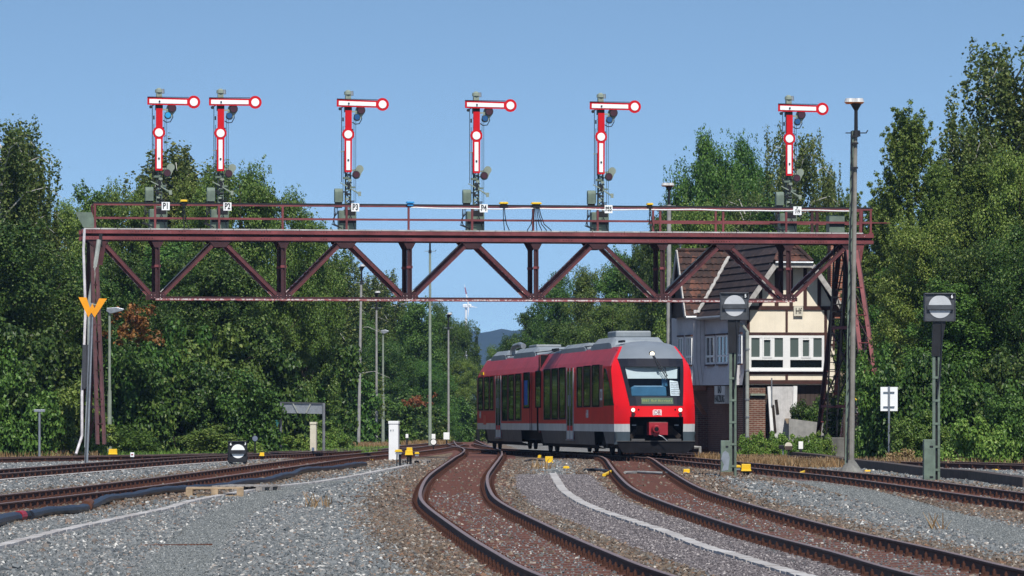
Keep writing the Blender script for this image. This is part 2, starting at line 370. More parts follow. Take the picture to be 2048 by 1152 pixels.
def duct(pts, w, label):
    root = thing('cable_duct', label, 'cable duct', (0, 0, 0), group='concrete cable ducts beside the tracks')
    c = catmull([(x, d) for d, x in pts], 0.5); b = MB(); rs = random.Random(5)
    for i in range(len(c) - 1):
        p = Vector((*c[i], GZ(c[i][1]))); q = Vector((*c[i + 1], GZ(c[i + 1][1]))); d = (q - p).normalized()
        s = Vector((d.y, -d.x, 0)) * rs.uniform(-.012, .012); dz = Vector((0, 0, 0.035 + rs.uniform(-.006, .006)))
        b.bar(p + d * .018 + s + dz, q - d * .012 + s + dz, w, 0.06, M['duct'])
    b.build('duct_lid', root); return root
duct(PATH_L, 0.20, 'pale concrete cable duct running past the pallets on the left')
duct(PATH_R, 0.20, 'pale concrete cable duct curving between the two near tracks')

# ------------------------------------------------------------------ tracks
def rail_profile(): return [(-.075, -.172), (.075, -.172), (.075, -.158), (.016, -.135), (.010, -.050), (.036, -.036), (.036, -.006), (.028, 0), (-.028, 0), (-.036, -.006), (-.036, -.036), (-.010, -.050), (-.016, -.135), (-.075, -.158)]
def sleeper_proto(clip=True, mat='sleeper'):
    b = MB(); b.box((0, 0, -.21), (2.5, .44, .1), M[mat])
    if clip:
        for s in (-1, 1):
            for q in (-1, 1):
                x = s * .75 + q * .125
                b.box((x, 0, -.150), (.11, .15, .03), M['clip'])
                b.cyl((x + q * .005, 0, -.14), (x + q * .005, 0, -.065), .028, .026, M['clip'], 6)
                b.cyl((x + q * .005, 0, -.066), (x + q * .005, 0, -.04), .014, .014, M['clip'], 5)
                b.box((x - q * .03, 0, -.125), (.06, .10, .03), M['clip'])
    return b
PROTO_SL = None
def track(key, label, every=.87, ymax=1e9, group='railway tracks in the yard', hsides=None):
    global PROTO_SL
    c = catmull([(x, d) for d, x in TR[key]], every); c = c[c[:, 1] < ymax]
    root = thing('railway_track', label, 'railway track', (0, 0, 0), group=group)
    t = np.gradient(c, axis=0); t /= np.linalg.norm(t, axis=1)[:, None]; nr = np.stack([t[:, 1], -t[:, 0]], 1)
    prof = rail_profile(); m = len(prof)
    for s in (-1, 1):
        V = []; Q = []; mi = []
        for i in range(len(c)):
            zz = g(c[i][1])
            for a, z in prof:
                p = c[i] + nr[i] * (s * .754 + a); V.append((p[0], p[1], zz + z))
        for i in range(len(c) - 1):
            for k in range(m):
                k2 = (k + 1) % m; Q.append((i * m + k, i * m + k2, (i + 1) * m + k2, (i + 1) * m + k)); mi.append(1 if k in (6, 7, 8) else 0)
        np_mesh('rail', np.array(V), np.array(Q), [M['railside'], M['railhead']], mi, root)
    if PROTO_SL is None:
        PROTO_SL = sleeper_proto().build('sleeper', root)
        first = PROTO_SL
    else: first = None
    vis = []
    for i in range(len(c)):
        X, Y = c[i]; px = CX + F * X / Y; py = HY + F * (CZ - g(Y)) / Y
        if -120 < px < 2170 and py < 1200: vis.append((Y, i))
    vis.sort(); single = {i for _, i in vis[:100]}
    rest = MB(); src = sleeper_proto()
    for i in range(len(c)):
        X, Y = c[i]; rz = math.atan2(-t[i][0], t[i][1]); loc = Vector((X, Y, g(Y)))
        if i in single:
            o = first if first is not None else PROTO_SL.copy()
            if first is None: link(o)
            first = None
            o.parent = root; o.location = loc; o.rotation_euler = (0, 0, rz)
        elif any(i == j for _, j in vis):
            rest.M = Matrix.Translation(loc) @ Matrix.Rotation(rz, 4, 'Z')
            for k2, f in enumerate(src.f): pass
            base = len(rest.v); rest.v += [tuple(rest.M @ Vector(p)) for p in src.v]
            for k2, f in enumerate(src.f):
                rest.f.append([base + a for a in f]); rest.m.append(rest.mi(src.mats[src.m[k2]]))
    if rest.f:
        o = rest.build('sleeper', root, recalc=False); o['kind'] = 'stuff'
    return root
track('T1', 'curving rusty track in the middle foreground that bends left then right')
track('T3', 'rusty track curving to the lower right corner, nearest to the train nose')
track('T2', 'track the red train stands on, leaving the frame at the right edge')
track('T0', 'nearer of the dark tracks crossing the left foreground, beside the blue conduit', every=.7)
track('TA', 'second track from the front at the left, beside a pale edge strip', every=.7)
track('TB', 'farthest left-hand track passing the foot of the gantry')
track('T4', 'track at the right edge behind the dark timber edging')

# ------------------------------------------------------------------ loose ballast stones
rs = np.random.RandomState(11)
def stones(name, n, y0, y1, smin, smax, mat, keep, label, lift=0.0):
    u = rs.rand(n); Y = np.sqrt(u * (y1 ** 2 - y0 ** 2) + y0 ** 2); X = (rs.rand(n) * 2 - 1) * (0.112 * Y + 1.6)
    k = keep(X, Y); X = X[k]; Y = Y[k]; n = len(X)
    S = np.exp(rs.uniform(np.log(smin), np.log(smax), n))
    base = np.array([(x, y, z) for x in (-1, 1) for y in (-1, 1) for z in (-1, 1)], float)
    P = base[None] * (0.62 + 0.5 * rs.rand(n, 8, 3)); P = P * (S[:, None] * (0.6 + 0.6 * rs.rand(n, 3)))[:, None, :] * 0.5
    P[:, :, 2] *= .8
    q = rs.randn(n, 4); q[:, 1:] *= 1.0; q /= np.linalg.norm(q, axis=1)[:, None]; w, x, y, z = q.T
    Rm = np.stack([1 - 2 * (y * y + z * z), 2 * (x * y - z * w), 2 * (x * z + y * w), 2 * (x * y + z * w), 1 - 2 * (x * x + z * z), 2 * (y * z - x * w), 2 * (x * z - y * w), 2 * (y * z + x * w), 1 - 2 * (x * x + y * y)], 1).reshape(n, 3, 3)
    P = np.einsum('nij,nkj->nki', Rm, P)
    G = np.where(Y <= 150, 0, np.where(Y <= 160, -0.0065 * (Y - 150) ** 2 / 20, -0.0065 * (Y - 155))) - 0.185
    P += np.stack([X, Y, G + S * 0.12 + lift], 1)[:, None, :]
    fc = np.array([(0, 1, 3, 2), (4, 6, 7, 5), (0, 4, 5, 1), (2, 3, 7, 6), (0, 2, 6, 4), (1, 5, 7, 3)])
    Q = (np.arange(n)[:, None, None] * 8 + fc[None]).reshape(-1, 4)
    o = np_mesh(name, P.reshape(-1, 3), Q, [mat]); return tag(o, label, kind='stuff', cat='gravel')
def near_any(X, Y, d1=1.9):
    w = np.full(len(X), 9.0)
    for k in ('T1', 'T3', 'T2', 'T0'): w = np.minimum(w, dist_to(k, X, Y) / (1.0 if k in ('T1', 'T3') else 1.25))
    return w
def pline(pts, X, Y):
    c = catmull([(x, d) for d, x in pts], .5); o = np.argsort(c[:, 1]); return np.abs(X - np.interp(Y, c[o, 1], c[o, 0], left=1e3, right=1e3))
def railfree(X, Y):
    k = np.ones(len(X), bool)
    for t in TR:
        d = dist_to(t, X, Y); k &= ~((d > .64) & (d < .92))
    return k
def pathfree(X, Y): return (pline(FINE_L, X, Y) > .42) & (pline(FINE_R, X, Y) > .55) & (pline(PATH_R, X, Y) > 1.0) & (pline(PATH_L, X, Y) > .14)
def inside(X, Y):
    k = np.zeros(len(X), bool)
    for t in TR: k |= dist_to(t, X, Y) < .95
    return k
def kg(X, Y):
    w = near_any(X, Y) + rs.randn(len(X)) * .25; return railfree(X, Y) & pathfree(X, Y) & (w > 2.0)
def kb(X, Y):
    w = near_any(X, Y) + rs.randn(len(X)) * .25; ins = inside(X, Y)
    return railfree(X, Y) & pathfree(X, Y) & (w <= 2.0) & (~ins | (rs.rand(len(X)) < .07))
def kp(X, Y): d = pline(PATH_R, X, Y); return (d < 1.05) & (d > .12) & railfree(X, Y)
def track_s(k, X, Y):                                  # position along the sleeper rhythm, 0..1
    p = [(x, d) for d, x in TR[k]]; c = catmull(p, .1); sacc = np.concatenate([[0], np.cumsum(np.linalg.norm(np.diff(c, axis=0), axis=1))])
    return np.interp(Y, c[:, 1], sacc) / .87 % 1.0
def kr(X, Y):                                          # rows of stones between the steel sleepers
    k = np.zeros(len(X), bool)
    for t in ('T1', 'T3', 'T2'):
        d = dist_to(t, X, Y); f = track_s(t, X, Y); k |= (d < 1.28) & ~((d > .60) & (d < .90)) & (np.abs(f - .5) < .25) & (rs.rand(len(X)) < .20 * (58 / Y) ** 1.5)
    return k
stones('gravel', 200000, 50, 92, .024, .064, M['stone_grey'], kg, 'loose blue-grey ballast stones near the camera', lift=.005)
stones('gravel', 120000, 92, 160, .038, .08, M['stone_grey'], kg, 'loose blue-grey ballast stones farther off', lift=.005)
stones('gravel', 130000, 50, 92, .028, .07, M['stone_brown'], kb, 'rust-stained ballast stones beside the near tracks', lift=.008)
stones('gravel', 80000, 92, 165, .04, .085, M['stone_brown'], kb, 'rust-stained ballast stones beside the farther tracks', lift=.008)
stones('gravel', 420000, 50, 105, .018, .042, M['stone_grey'], kr, 'rows of grey stones lying between the steel sleepers', lift=.017)
stones('gravel', 620000, 50, 128, .014, .038, M['stone_purple'], kp, 'small purplish chippings along the right-hand duct', lift=.026)
stones('gravel', 900, 50, 110, .07, .12, M['stone_grey'], kg, 'scattered larger pale stones on the ballast', lift=.01)
def kf(X, Y): return ((pline(FINE_L, X, Y) < .46) | (pline(FINE_R, X, Y) < .6)) & railfree(X, Y)
stones('gravel', 420000, 50, 120, .010, .026, M['stone_fine'], kf, 'fine grey chippings on the trodden strips', lift=.022)
# ------------------------------------------------------------------ signal gantry
GA = Vector((-15.40, 167.2, 0)); GB = Vector((13.32, 172.2, 0)); GR = math.atan2(GB.y - GA.y, GB.x - GA.x); GL = (GB - GA).length
GZ0 = GZ(170)
gan = thing('signal_gantry', 'long dark red riveted truss gantry spanning the tracks and carrying six semaphores', 'signal gantry', (GA.x, GA.y, 0), GR)
def gu(px, dep=0.0):                                   # photo column -> distance along the gantry, for depth offset dep
    r = (px - CX) / F; c, s = math.cos(GR), math.sin(GR)
    return (r * (GA.y + dep * c) - GA.x + dep * s) / (c - r * s)
DEP = 1.25
zt0, zt1 = 7.57, 8.0                                   # top chord
b = MB(); G_, GD_, GP_ = M['girder'], M['girder_dark'], M['girder_pale']
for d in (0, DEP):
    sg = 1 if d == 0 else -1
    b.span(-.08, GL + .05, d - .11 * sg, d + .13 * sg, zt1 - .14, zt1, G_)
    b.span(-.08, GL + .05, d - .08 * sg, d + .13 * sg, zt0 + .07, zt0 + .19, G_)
    b.span(-.06, GL + .03, d + .05 * sg, d + .12 * sg, zt0 + .19, zt1 - .13, GD_)  # recessed web, shadow under the flange put into its dark colour
    b.span(-.08, GL + .05, d - .09 * sg, d + .13 * sg, zt0 + .05, zt0 + .07, GD_)  # thin dark strip standing in for the shadow below the chord
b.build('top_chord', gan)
rv = MB(); rg = random.Random(4)                        # rivets on the front chord
u = .2
while u < GL:
    for k in range(rg.choice([3, 4, 8])):
        rv.cyl((u + k * .1, -.111, zt1 - .05), (u + k * .1, -.122, zt1 - .05), .018, .012, GD_, 6)
        rv.cyl((u + k * .1, -.081, zt0 + .13), (u + k * .1, -.092, zt0 + .13), .018, .012, GD_, 6)
    u += rg.uniform(1.2, 2.4)
rv.build('rivets', gan)['kind'] = 'stuff'
b = MB()
for i in range(int(GL / .6)):
    b.span(i * .6 + .01, i * .6 + .59, -.12, DEP + .15, zt1 + .003, zt1 + .05, M['deck'])
b.build('walkway_deck', gan)
nb = [315, 567, 819, 1072, 1325, 1577]; ntp = [197, 440, 692, 945, 1197, 1450, 1703]
zb = 5.50
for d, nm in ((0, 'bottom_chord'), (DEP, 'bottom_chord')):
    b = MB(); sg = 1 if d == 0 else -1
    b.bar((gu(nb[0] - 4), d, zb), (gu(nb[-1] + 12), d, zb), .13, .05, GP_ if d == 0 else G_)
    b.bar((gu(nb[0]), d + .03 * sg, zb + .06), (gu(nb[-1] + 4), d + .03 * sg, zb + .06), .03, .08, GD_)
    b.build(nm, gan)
for d in (0, DEP):
    mt = G_ if d == 0 else GP_
    for i, px in enumerate(nb):
        u = gu(px)
        b = MB(); b.span(u - .07, u + .06, d + .02, d + .05, zb + .08, zt0 + .06, GD_); b.bar((u - .05, d, zb + .08), (u - .05, d, zt0 + .06), .08, .03, GD_, up=(0, 1, 0)); b.bar((u + .06, d, zb + .08), (u + .06, d, zt0 + .06), .05, .11, GD_, up=(0, 1, 0))
        b.box((u, d - .02, 6.7), (.22, .05, .09), G_); b.build('post', gan)
        for j in (i, i + 1):
            v = gu(ntp[j]); dx = .16 if v > u else -.16
            p0 = Vector((u + dx, d - .02, zb + .1)); p1 = Vector((v - dx * .6, d - .02, zt0 + .05))
            b = MB(); b.bar(p0, p1, .085, .025, M['girder_mid'], up=(0, 1, 0))
            n = Vector((-(p1 - p0).z, 0, (p1 - p0).x)).normalized()
            if n.z < 0: n = -n
            b.bar(p0 + n * .06 + Vector((0, .04, 0)), p1 + n * .06 + Vector((0, .04, 0)), .03, .1, GD_, up=(0, 1, 0))
            b.bar(p0 - n * .05 + Vector((0, .02, 0)), p1 - n * .05 + Vector((0, .02, 0)), .02, .06, mt, up=(0, 1, 0))
            if d > 0: b.bar(p0 + n * .09, p1 + n * .09, .03, .14, M['bargewhite'] if i % 2 == 0 else GP_, up=(0, 1, 0))  # pale strip: peeling paint, plus sunlight on the rear members as colour
            b.build('diagonal', gan)
        gs = MB(); gs.prism([(-.32, 0), (.32, 0), (.32, .12), (.2, .26), (-.2, .26), (-.32, .12)], (u, d - .055, zb), (1, 0, 0), (0, 0, 1), (0, .02, 0), GD_)
        if d == 0:
            for q in (-.22, -.1, .1, .22):
                for zq in (.06, .15): gs.cyl((u + q, -.056, zb + zq), (u + q, -.07, zb + zq), .018, .013, GP_, 6)
        gs.build('gusset_plate', gan)
        gs = MB(); gs.prism([(-.24, 0), (.24, 0), (.1, -.26), (-.1, -.26)], (u, d - .05, zt0 + .055), (1, 0, 0), (0, 0, 1), (0, .02, 0), GD_); gs.build('gusset_plate', gan)
    for j, px in enumerate(ntp):
        gs = MB(); v = gu(px); gs.prism([(-.42, 0), (.42, 0), (.2, -.24), (-.2, -.24)], (v, d - .055, zt0 + .055), (1, 0, 0), (0, 0, 1), (0, .02, 0), GD_); gs.build('gusset_plate', gan)
for px in nb + ntp[1:-1]:
    b = MB(); u = gu(px); z = zb if px in nb else zt0; b.bar((u, 0, z + .03), (u, DEP, z + .03), .07, .07, GD_); b.build('cross_brace', gan)
# handrails
rb = MB()
for d in (-.02, DEP + .02):
    ul = gu(187) if d < 0 else gu(1312)
    for z, h, mt in ((zt1 + .96, .06, M['black']), (zt1 + .90, .055, G_), (zt1 + .42, .075, G_)):
        rb.bar((ul, d, z), (GL + .02, d, z), .05, h, mt)
rb.build('handrail', gan)
for d in (-.02, DEP + .02):
    for px in [190, 310, 438, 565, 693, 817, 944, 1066, 1195, 1320, 1446, 1572, 1720, 1741]:
        if 0 < d and 195 < px < 1310: continue
        b = MB(); u = min(GL, gu(px)); b.bar((u, d, zt1 + .02), (u, d, zt1 + .93), .075, .07, G_, up=(0, 1, 0)); b.box((u, d, zt1 + .03), (.16, .12, .05), G_); b.build('rail_post', gan)
b = MB(); b.bar((gu(190), 0, zt1 + .42), (gu(190), DEP, zt1 + .42), .05, .06, G_); b.bar((gu(190), 0, zt1 + .93), (gu(190), DEP, zt1 + .93), .05, .06, G_); b.build('handrail', gan)
b = MB(); b.bar((GL, 0, zt1 + .42), (GL, DEP, zt1 + .42), .05, .06, G_); b.bar((GL, 0, zt1 + .93), (GL, DEP, zt1 + .93), .05, .06, G_); b.bar((GL, -.02, zt1 + .42), (GL + .7, -.02, zt1 + .42), .03, .04, G_); b.build('handrail', gan)
b = MB()                                               # white cable run along the hand rail
pts = []; rr = random.Random(9)
for i in range(80):
    px = 822 + (1712 - 822) * i / 79; sag = .02 * math.sin(i * .31) ** 2 + .03 * math.sin(i * .13) ** 2
    pts.append((gu(px), -.06, zt1 + .87 - sag * .9))
b.tube(pts, .022, M['white'], 6); b.build('cable_run', gan)
# towers: A-frames splayed along the tracks
def tower(u, side):
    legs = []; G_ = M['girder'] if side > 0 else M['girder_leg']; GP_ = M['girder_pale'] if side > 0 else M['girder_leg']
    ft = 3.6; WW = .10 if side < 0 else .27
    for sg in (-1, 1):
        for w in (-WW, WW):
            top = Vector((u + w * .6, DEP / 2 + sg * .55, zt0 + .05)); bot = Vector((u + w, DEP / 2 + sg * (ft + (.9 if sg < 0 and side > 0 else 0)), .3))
            b = MB(); mt = G_ if sg < 0 else GD_  # front legs in sunlit red, rear legs with their shade in the colour
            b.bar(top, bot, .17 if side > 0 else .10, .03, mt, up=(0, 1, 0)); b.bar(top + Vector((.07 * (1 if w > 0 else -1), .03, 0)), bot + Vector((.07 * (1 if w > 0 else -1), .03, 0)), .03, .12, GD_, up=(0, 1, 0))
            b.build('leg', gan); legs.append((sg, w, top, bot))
    for k, f in enumerate((.22, .36, .5, .64, .78, .9)):
        for sg in (-1, 1):
            b = MB(); L_ = [x for x in legs if x[0] == sg]; a = L_[0][2].lerp(L_[0][3], f); c = L_[1][2].lerp(L_[1][3], f); b.bar(a, c, .03, .10, G_, up=(0, 1, 0))
            if k < 5:
                f2 = (.22, .36, .5, .64, .78, .9)[k + 1]; c2 = L_[1][2].lerp(L_[1][3], f2); b.bar(a, c2, .02, .06, GD_, up=(0, 1, 0))
            b.build('lattice', gan)
    for f0, f1 in ((.0, .42), (.42, .82)):
        for w in (-WW, WW):
            A = [x for x in legs if x[1] == w]; fa, bk = A[0], A[1]
            b = MB(); b.bar(fa[2].lerp(fa[3], f1), bk[2].lerp(bk[3], f1), .08, .1, G_)
            b.bar(fa[2].lerp(fa[3], f0), bk[2].lerp(bk[3], f1), .04, .07, GD_); b.bar(bk[2].lerp(bk[3], f0), fa[2].lerp(fa[3], f1), .04, .07, GD_)
            b.bar(fa[2].lerp(fa[3], f1), Vector((u + w, DEP / 2, .5)), .07, .07, GP_)
            b.build('cross_brace', gan)
    b = MB(); b.prism([(-.25, 0), (.25, 0), (.1, -.9), (-.1, -.9)], (u + .2, -.06, zt0 + .05), (1, 0, 0), (0, 0, 1), (0, .02, 0), G_); b.build('gusset_plate', gan)
    for sg in (-1, 1):
        if side < 0: continue
        b = MB(); b.box((u, DEP / 2 + sg * (ft + (.9 if sg < 0 and side > 0 else 0)), .05 if side > 0 else -.1), (1.0 if side > 0 else .5, .9, .9 if side > 0 else .6), M['concrete_d']); b.build('footing', gan, bevel=.03)
tower(gu(188), -1); tower(gu(1704), 1)
b = MB()                                               # ladder inside the right tower
ut = gu(1690)
lt, lb = Vector((ut, DEP / 2 + .2, zt0)), Vector((ut - .15, DEP / 2 + .9, .3))
for s in (-.2, .2): b.bar(lt + Vector((s, 0, 0)), lb + Vector((s, 0, 0)), .05, .07, M['black'], up=(0, 1, 0))
for i in range(1, 27): p = lt.lerp(lb, i / 27); b.bar(p + Vector((-.2, 0, 0)), p + Vector((.2, 0, 0)), .035, .035, M['black'])
b.build('ladder', gan)
b = MB(); c, s = math.cos(-GR), math.sin(-GR)
def gl(px, y, dep):                                    # gantry-local point from the photo
    u = gu(px, dep); Y = GA.y + u * math.sin(GR) + dep * math.cos(GR); return Vector((u, dep, ZP(y, Y)))
b.tube([gl(169, 458, -.15), gl(167, 500, -.2), gl(171, 620, -.5), gl(168, 700, -.9), gl(164, 790, -1.3), gl(164, 872, -1.8)], .05, M['pipewhite'], 8)
b.tube([gl(164, 872, -1.8), gl(152, 908, -2.2)], .05, M['pipewhite'], 8); b.build('cable_conduit', gan)
b = MB(); b.tube([gl(198, 480, -.15), gl(180, 600, -.5), gl(178, 760, -.8), gl(173, 895, -1.2)], .085, M['pipegrey'], 10); b.build('cable_conduit', gan)
b = MB(); b.bar(gl(169, 690, -.95), gl(167, 778, -1.3), .14, .08, M['conduit'], up=(0, 1, 0)); b.bar(gl(177, 690, -.95), gl(175, 775, -1.3), .12, .08, M['conduit'], up=(0, 1, 0)); b.build('cable_cover', gan)
b = MB(); b.span(gu(201) - .06, gu(201) + .06, -.1, -.03, zt0 - .15, zt1 + .06, M['black']); b.build('strap', gan)
b = MB(); p = gl(175, 440, 0); b.prism([(-.45, .28), (.15, .28), (.33, -.27), (-.15, -.27)], (p.x, -.05, p.z), (1, 0, 0), (0, 0, 1), (0, .03, 0), M['ggreen']); b.build('side_plate', gan)
b = MB(); p = gl(1672, 449, .2); b.box((p.x, .3, zt1 + .38), (.58, .5, .62), M['ggreen']); b.box((p.x, .04, zt1 + .33), (.56, .02, .1), M['black']); b.build('equipment_box', gan)
b = MB(); b.cyl(gl(1720, 800, -1.2), gl(1720, 796, -1.2), .25, .18, M['yellow'], 10); b.build('yellow_cap', gan)
b = MB(); p = gl(1718, 815, -1.5); b.box(p, (.25, .05, .38), M['bargewhite']); b.build('base_plate', gan)
wr = MB()                                              # cable clutter on the walkway
for px in (1650, 1640): wr.bar((gu(px), DEP, zt1), (gu(px), DEP, zt1 + .9), .1, .08, GD_, up=(0, 1, 0))
wr.build('rail_post', gan)

# ------------------------------------------------------------------ semaphore signals on the gantry
S = 1 / 54.7
def arc(cx, cz, r, n=24, a0=0, a1=360): return [(cx + r * math.cos(R(a0 + (a1 - a0) * i / n)), cz + r * math.sin(R(a0 + (a1 - a0) * i / n))) for i in range(n + (a1 - a0 != 360))]
X_, Y_ = Vector((1, 0, 0)), Vector((0, 0, 1))
def zz(y): return (457 - y) * S
def make_signal():
    t = thing('semaphore_signal', '', 'semaphore signal')
    b = MB()                                           # lattice mast
    for x in (-.10, .10):
        for y in (-.08, .08): b.bar((x, y, 0), (x * .7, y, zz(205)), .035, .035, M['ggreen'])
    for i in range(22):
        z0 = .8 + i * .175
        for y in (-.08, .08):
            k = 1 if i % 2 else -1
            b.bar((-.1 * k, y, z0), (.1 * k, y, z0 + .175), .02, .03, M['black'] if i % 3 else M['ggreen_l'], up=(0, 1, 0))
        b.box((0, -.09, z0), (.16, .02, .05), M['ggreen'])
    b.span(-.10, .10, -.10, .10, zz(205), zz(186), M['ggreen_l']); b.span(-.13, .13, -.11, .11, zz(222), zz(210), M['black'])
    b.build('mast', t)
    b = MB(); b.cyl((0, 0, zz(187)), (0, 0, zz(181)), .15, .14, M['ggreen_l'], 12); b.cyl((0, 0, zz(181)), (0, 0, zz(178)), .12, .05, M['ggreen_l'], 12)
    b.cyl((.13, -.05, zz(189)), (.13, -.05, zz(180)), .07, .06, M['greymetal'], 10); b.build('cap', t)
    # upper arm, horizontal
    r, w = M['sigred'], M['sigwhite']
    b = MB(); poly = [(-24 * S, zz(212)), (-24 * S, zz(197)), (56 * S, zz(198))] + arc(68 * S, zz(205.5), 12.8 * S, 28, 145, -145) + [(56 * S, zz(212.5))]
    b.prism(poly, (0, -.20, 0), X_, Y_, (0, .03, 0), r)
    b.prism([(-20 * S, zz(209)), (-20 * S, zz(200.6)), (54.5 * S, zz(201.6)), (54.5 * S, zz(209.4))], (0, -.212, 0), X_, Y_, (0, .013, 0), w)
    b.prism(arc(68 * S, zz(205.5), 7.8 * S, 28), (0, -.212, 0), X_, Y_, (0, .013, 0), w)
    b.span(-24 * S, 58 * S, -.225, -.17, zz(197), zz(196), M['black']); b.cyl((0, -.21, zz(205)), (0, -.25, zz(205)), .035, .03, M['black'], 8)
    b.build('upper_arm', t)
    # lower arm, standing vertically in front of the mast
    b = MB(); b.span(-7.2 * S, 5.8 * S, -.24, -.21, zz(262), zz(219), r); b.build('mast_plate', t)
    b = MB(); cx = -1.6 * S
    b.prism([(cx - 7 * S, zz(342)), (cx + 7 * S, zz(342)), (cx + 7.6 * S, zz(279))] + arc(cx, zz(267), 12.2 * S, 28, -50, 230) + [(cx - 7.6 * S, zz(279))], (0, -.275, 0), X_, Y_, (0, .03, 0), r)
    b.prism(arc(cx, zz(267), 7.9 * S, 28), (0, -.288, 0), X_, Y_, (0, .013, 0), w)
    b.span(cx - 3.9 * S, cx + 3.9 * S, -.288, -.275, zz(338), zz(280), w); b.cyl((cx, -.28, zz(318)), (cx, -.32, zz(318)), .04, .03, M['black'], 8)
    b.span(cx - 8.2 * S, cx - 7.2 * S, -.27, -.2, zz(345), zz(300), M['black']); b.build('lower_arm', t)
    # upper spectacle
    b = MB(); b.prism(arc(24 * S, zz(219), 10 * S, 18, -20, 200) + arc(17.5 * S, zz(232), 8 * S, 14, 190, 350), (0, -.10, 0), X_, Y_, (0, .02, 0), M['ggreen_l'])
    b.bar((.05, -.1, zz(221)), (16 * S, -.1, zz(221)), .03, .06, M['ggreen_l']); sp = b.build('spectacle', t)
    b = MB(); b.cyl((25.5 * S, -.10, zz(218)), (25.5 * S, -.17, zz(218)), 8.2 * S, 8.2 * S, M['black'], 20); b.cyl((25.5 * S, -.17, zz(218)), (25.5 * S, -.175, zz(218)), 7 * S, 7 * S, M['redlens'], 20); b.build('red_lens', sp)
    b = MB(); b.cyl((17 * S, -.10, zz(232)), (17 * S, -.16, zz(232)), 6.6 * S, 6.6 * S, M['black'], 20); b.cyl((17 * S, -.16, zz(232)), (17 * S, -.165, zz(232)), 5.6 * S, 5.6 * S, M['bluelens'], 20); b.build('blue_lens', sp)
    b = MB(); b.tube([(26 * S, -.08, zz(226)), (27 * S, -.08, zz(236)), (22 * S, -.08, zz(245)), (14 * S, -.08, zz(246)), (8 * S, -.06, zz(242))], .018, M['cable'], 6); b.build('cable', sp)
    # lower spectacle
    b = MB(); b.prism(arc(23 * S, zz(335), 7.6 * S, 14, -55, 130) + arc(16 * S, zz(347), 8.4 * S, 14, 150, 330), (0, -.10, 0), X_, Y_, (0, .02, 0), M['ggreen_l'])
    b.bar((.05, -.1, zz(338)), (14 * S, -.1, zz(338)), .03, .06, M['ggreen_l']); sp = b.build('spectacle', t)
    b = MB(); b.cyl((15.5 * S, -.10, zz(346.5)), (15.5 * S, -.17, zz(346.5)), 7.4 * S, 7.4 * S, M['black'], 20); b.cyl((15.5 * S, -.17, zz(346.5)), (15.5 * S, -.176, zz(346.5)), 6.2 * S, 6.2 * S, M['redlens'], 20); b.build('red_lens', sp)
    b = MB(); b.bar((-17 * S, -.16, zz(363)), (22 * S, -.16, zz(384)), .03, .055, M['ggreen_l'], up=(0, 1, 0)); b.bar((-8 * S, -.17, zz(366)), (20 * S, -.17, zz(386)), .02, .03, M['ggreen'], up=(0, 1, 0))
    b.box((22 * S, -.16, zz(385)), (.1, .06, .16), M['ggreen_l']); b.cyl((0, -.1, zz(372)), (0, -.2, zz(372)), .05, .05, M['black'], 8); b.build('rocking_lever', t)
    b = MB()
    for x, z0, z1, rr in ((-14, 362, 212, .013), (-11, 400, 250, .010), (11, 400, 226, .008), (14.5, 402, 226, .008), (-6, 345, 375, .02)):
        b.cyl((x * S, -.14, zz(z0)), (x * S, -.14, zz(z1)), rr, rr, M['black'], 5)
    b.bar((-18 * S, -.14, zz(216)), (-5 * S, -.14, zz(209)), .03, .05, M['black'], up=(0, 1, 0)); b.cyl((-17 * S, -.12, zz(216)), (-17 * S, -.2, zz(216)), .06, .06, M['black'], 8)
    b.bar((-16 * S, -.14, zz(301)), (-4 * S, -.14, zz(301)), .03, .03, M['ggreen_l']); b.bar((-9 * S, -.14, zz(330)), (-2 * S, -.14, zz(316)), .03, .03, M['black'])
    b.box((-11 * S, -.14, zz(237)), (.05, .05, .14), M['black']); b.bar((8 * S, -.14, zz(256)), (8 * S, -.1, zz(262)), .05, .05, M['black']); b.build('pull_rods', t)
    b = MB(); q = random.Random(2)
    for i in range(13): b.box((q.uniform(-.11, .12), -.12, zz(349 + i * 4.6)), (q.uniform(.08, .26), .09, q.uniform(.03, .09)), [M['black'], M['ggreen'], M['ggreen_l'], M['black']][i % 4])
    b.bar((-.05, -.15, zz(345)), (.12, -.15, zz(372)), .025, .025, M['ggreen_l']); b.build('linkage', t)
    b = MB(); b.span(-28 * S, -12 * S, -.22, .02, zz(402), zz(381), M['ggreen']); b.cyl((-28 * S, -.1, zz(381)), (-12 * S, -.1, zz(381)), .12, .12, M['ggreen'], 12)
    b.span(-27 * S, -13 * S, -.18, 0, zz(413), zz(402), M['black']); b.build('drive_box', t, bevel=.01)
    b = MB(); b.span(-19 * S, 16 * S, -.12, .30, 0.01, zz(418), M['ggreen']); b.span(-8 * S, 14 * S, -.13, .2, zz(428), zz(416), M['black'])
    for z in (440,): b.span(-18.5 * S, 15.5 * S, -.135, -.11, zz(z + 3), zz(z - 2), M['black'])
    b.build('machine_case', t, bevel=.012)
    b = MB()
    for k in range(3):
        x = -22 - k * 3
        b.tube([(x * S, -.15, zz(412)), ((x - 1) * S, -.2, zz(424)), ((x - 9 + k * 4) * S, -.22, zz(434)), ((x - 6) * S, -.2, zz(446)), ((x + 8 + k * 3) * S, -.25, zz(454))], .02, M['cable'], 6)
    b.tube([(2 * S, -.2, zz(425)), (8 * S, -.22, zz(440)), (12 * S, -.25, zz(456))], .018, M['cable'], 6); b.build('cable', t)
    return t
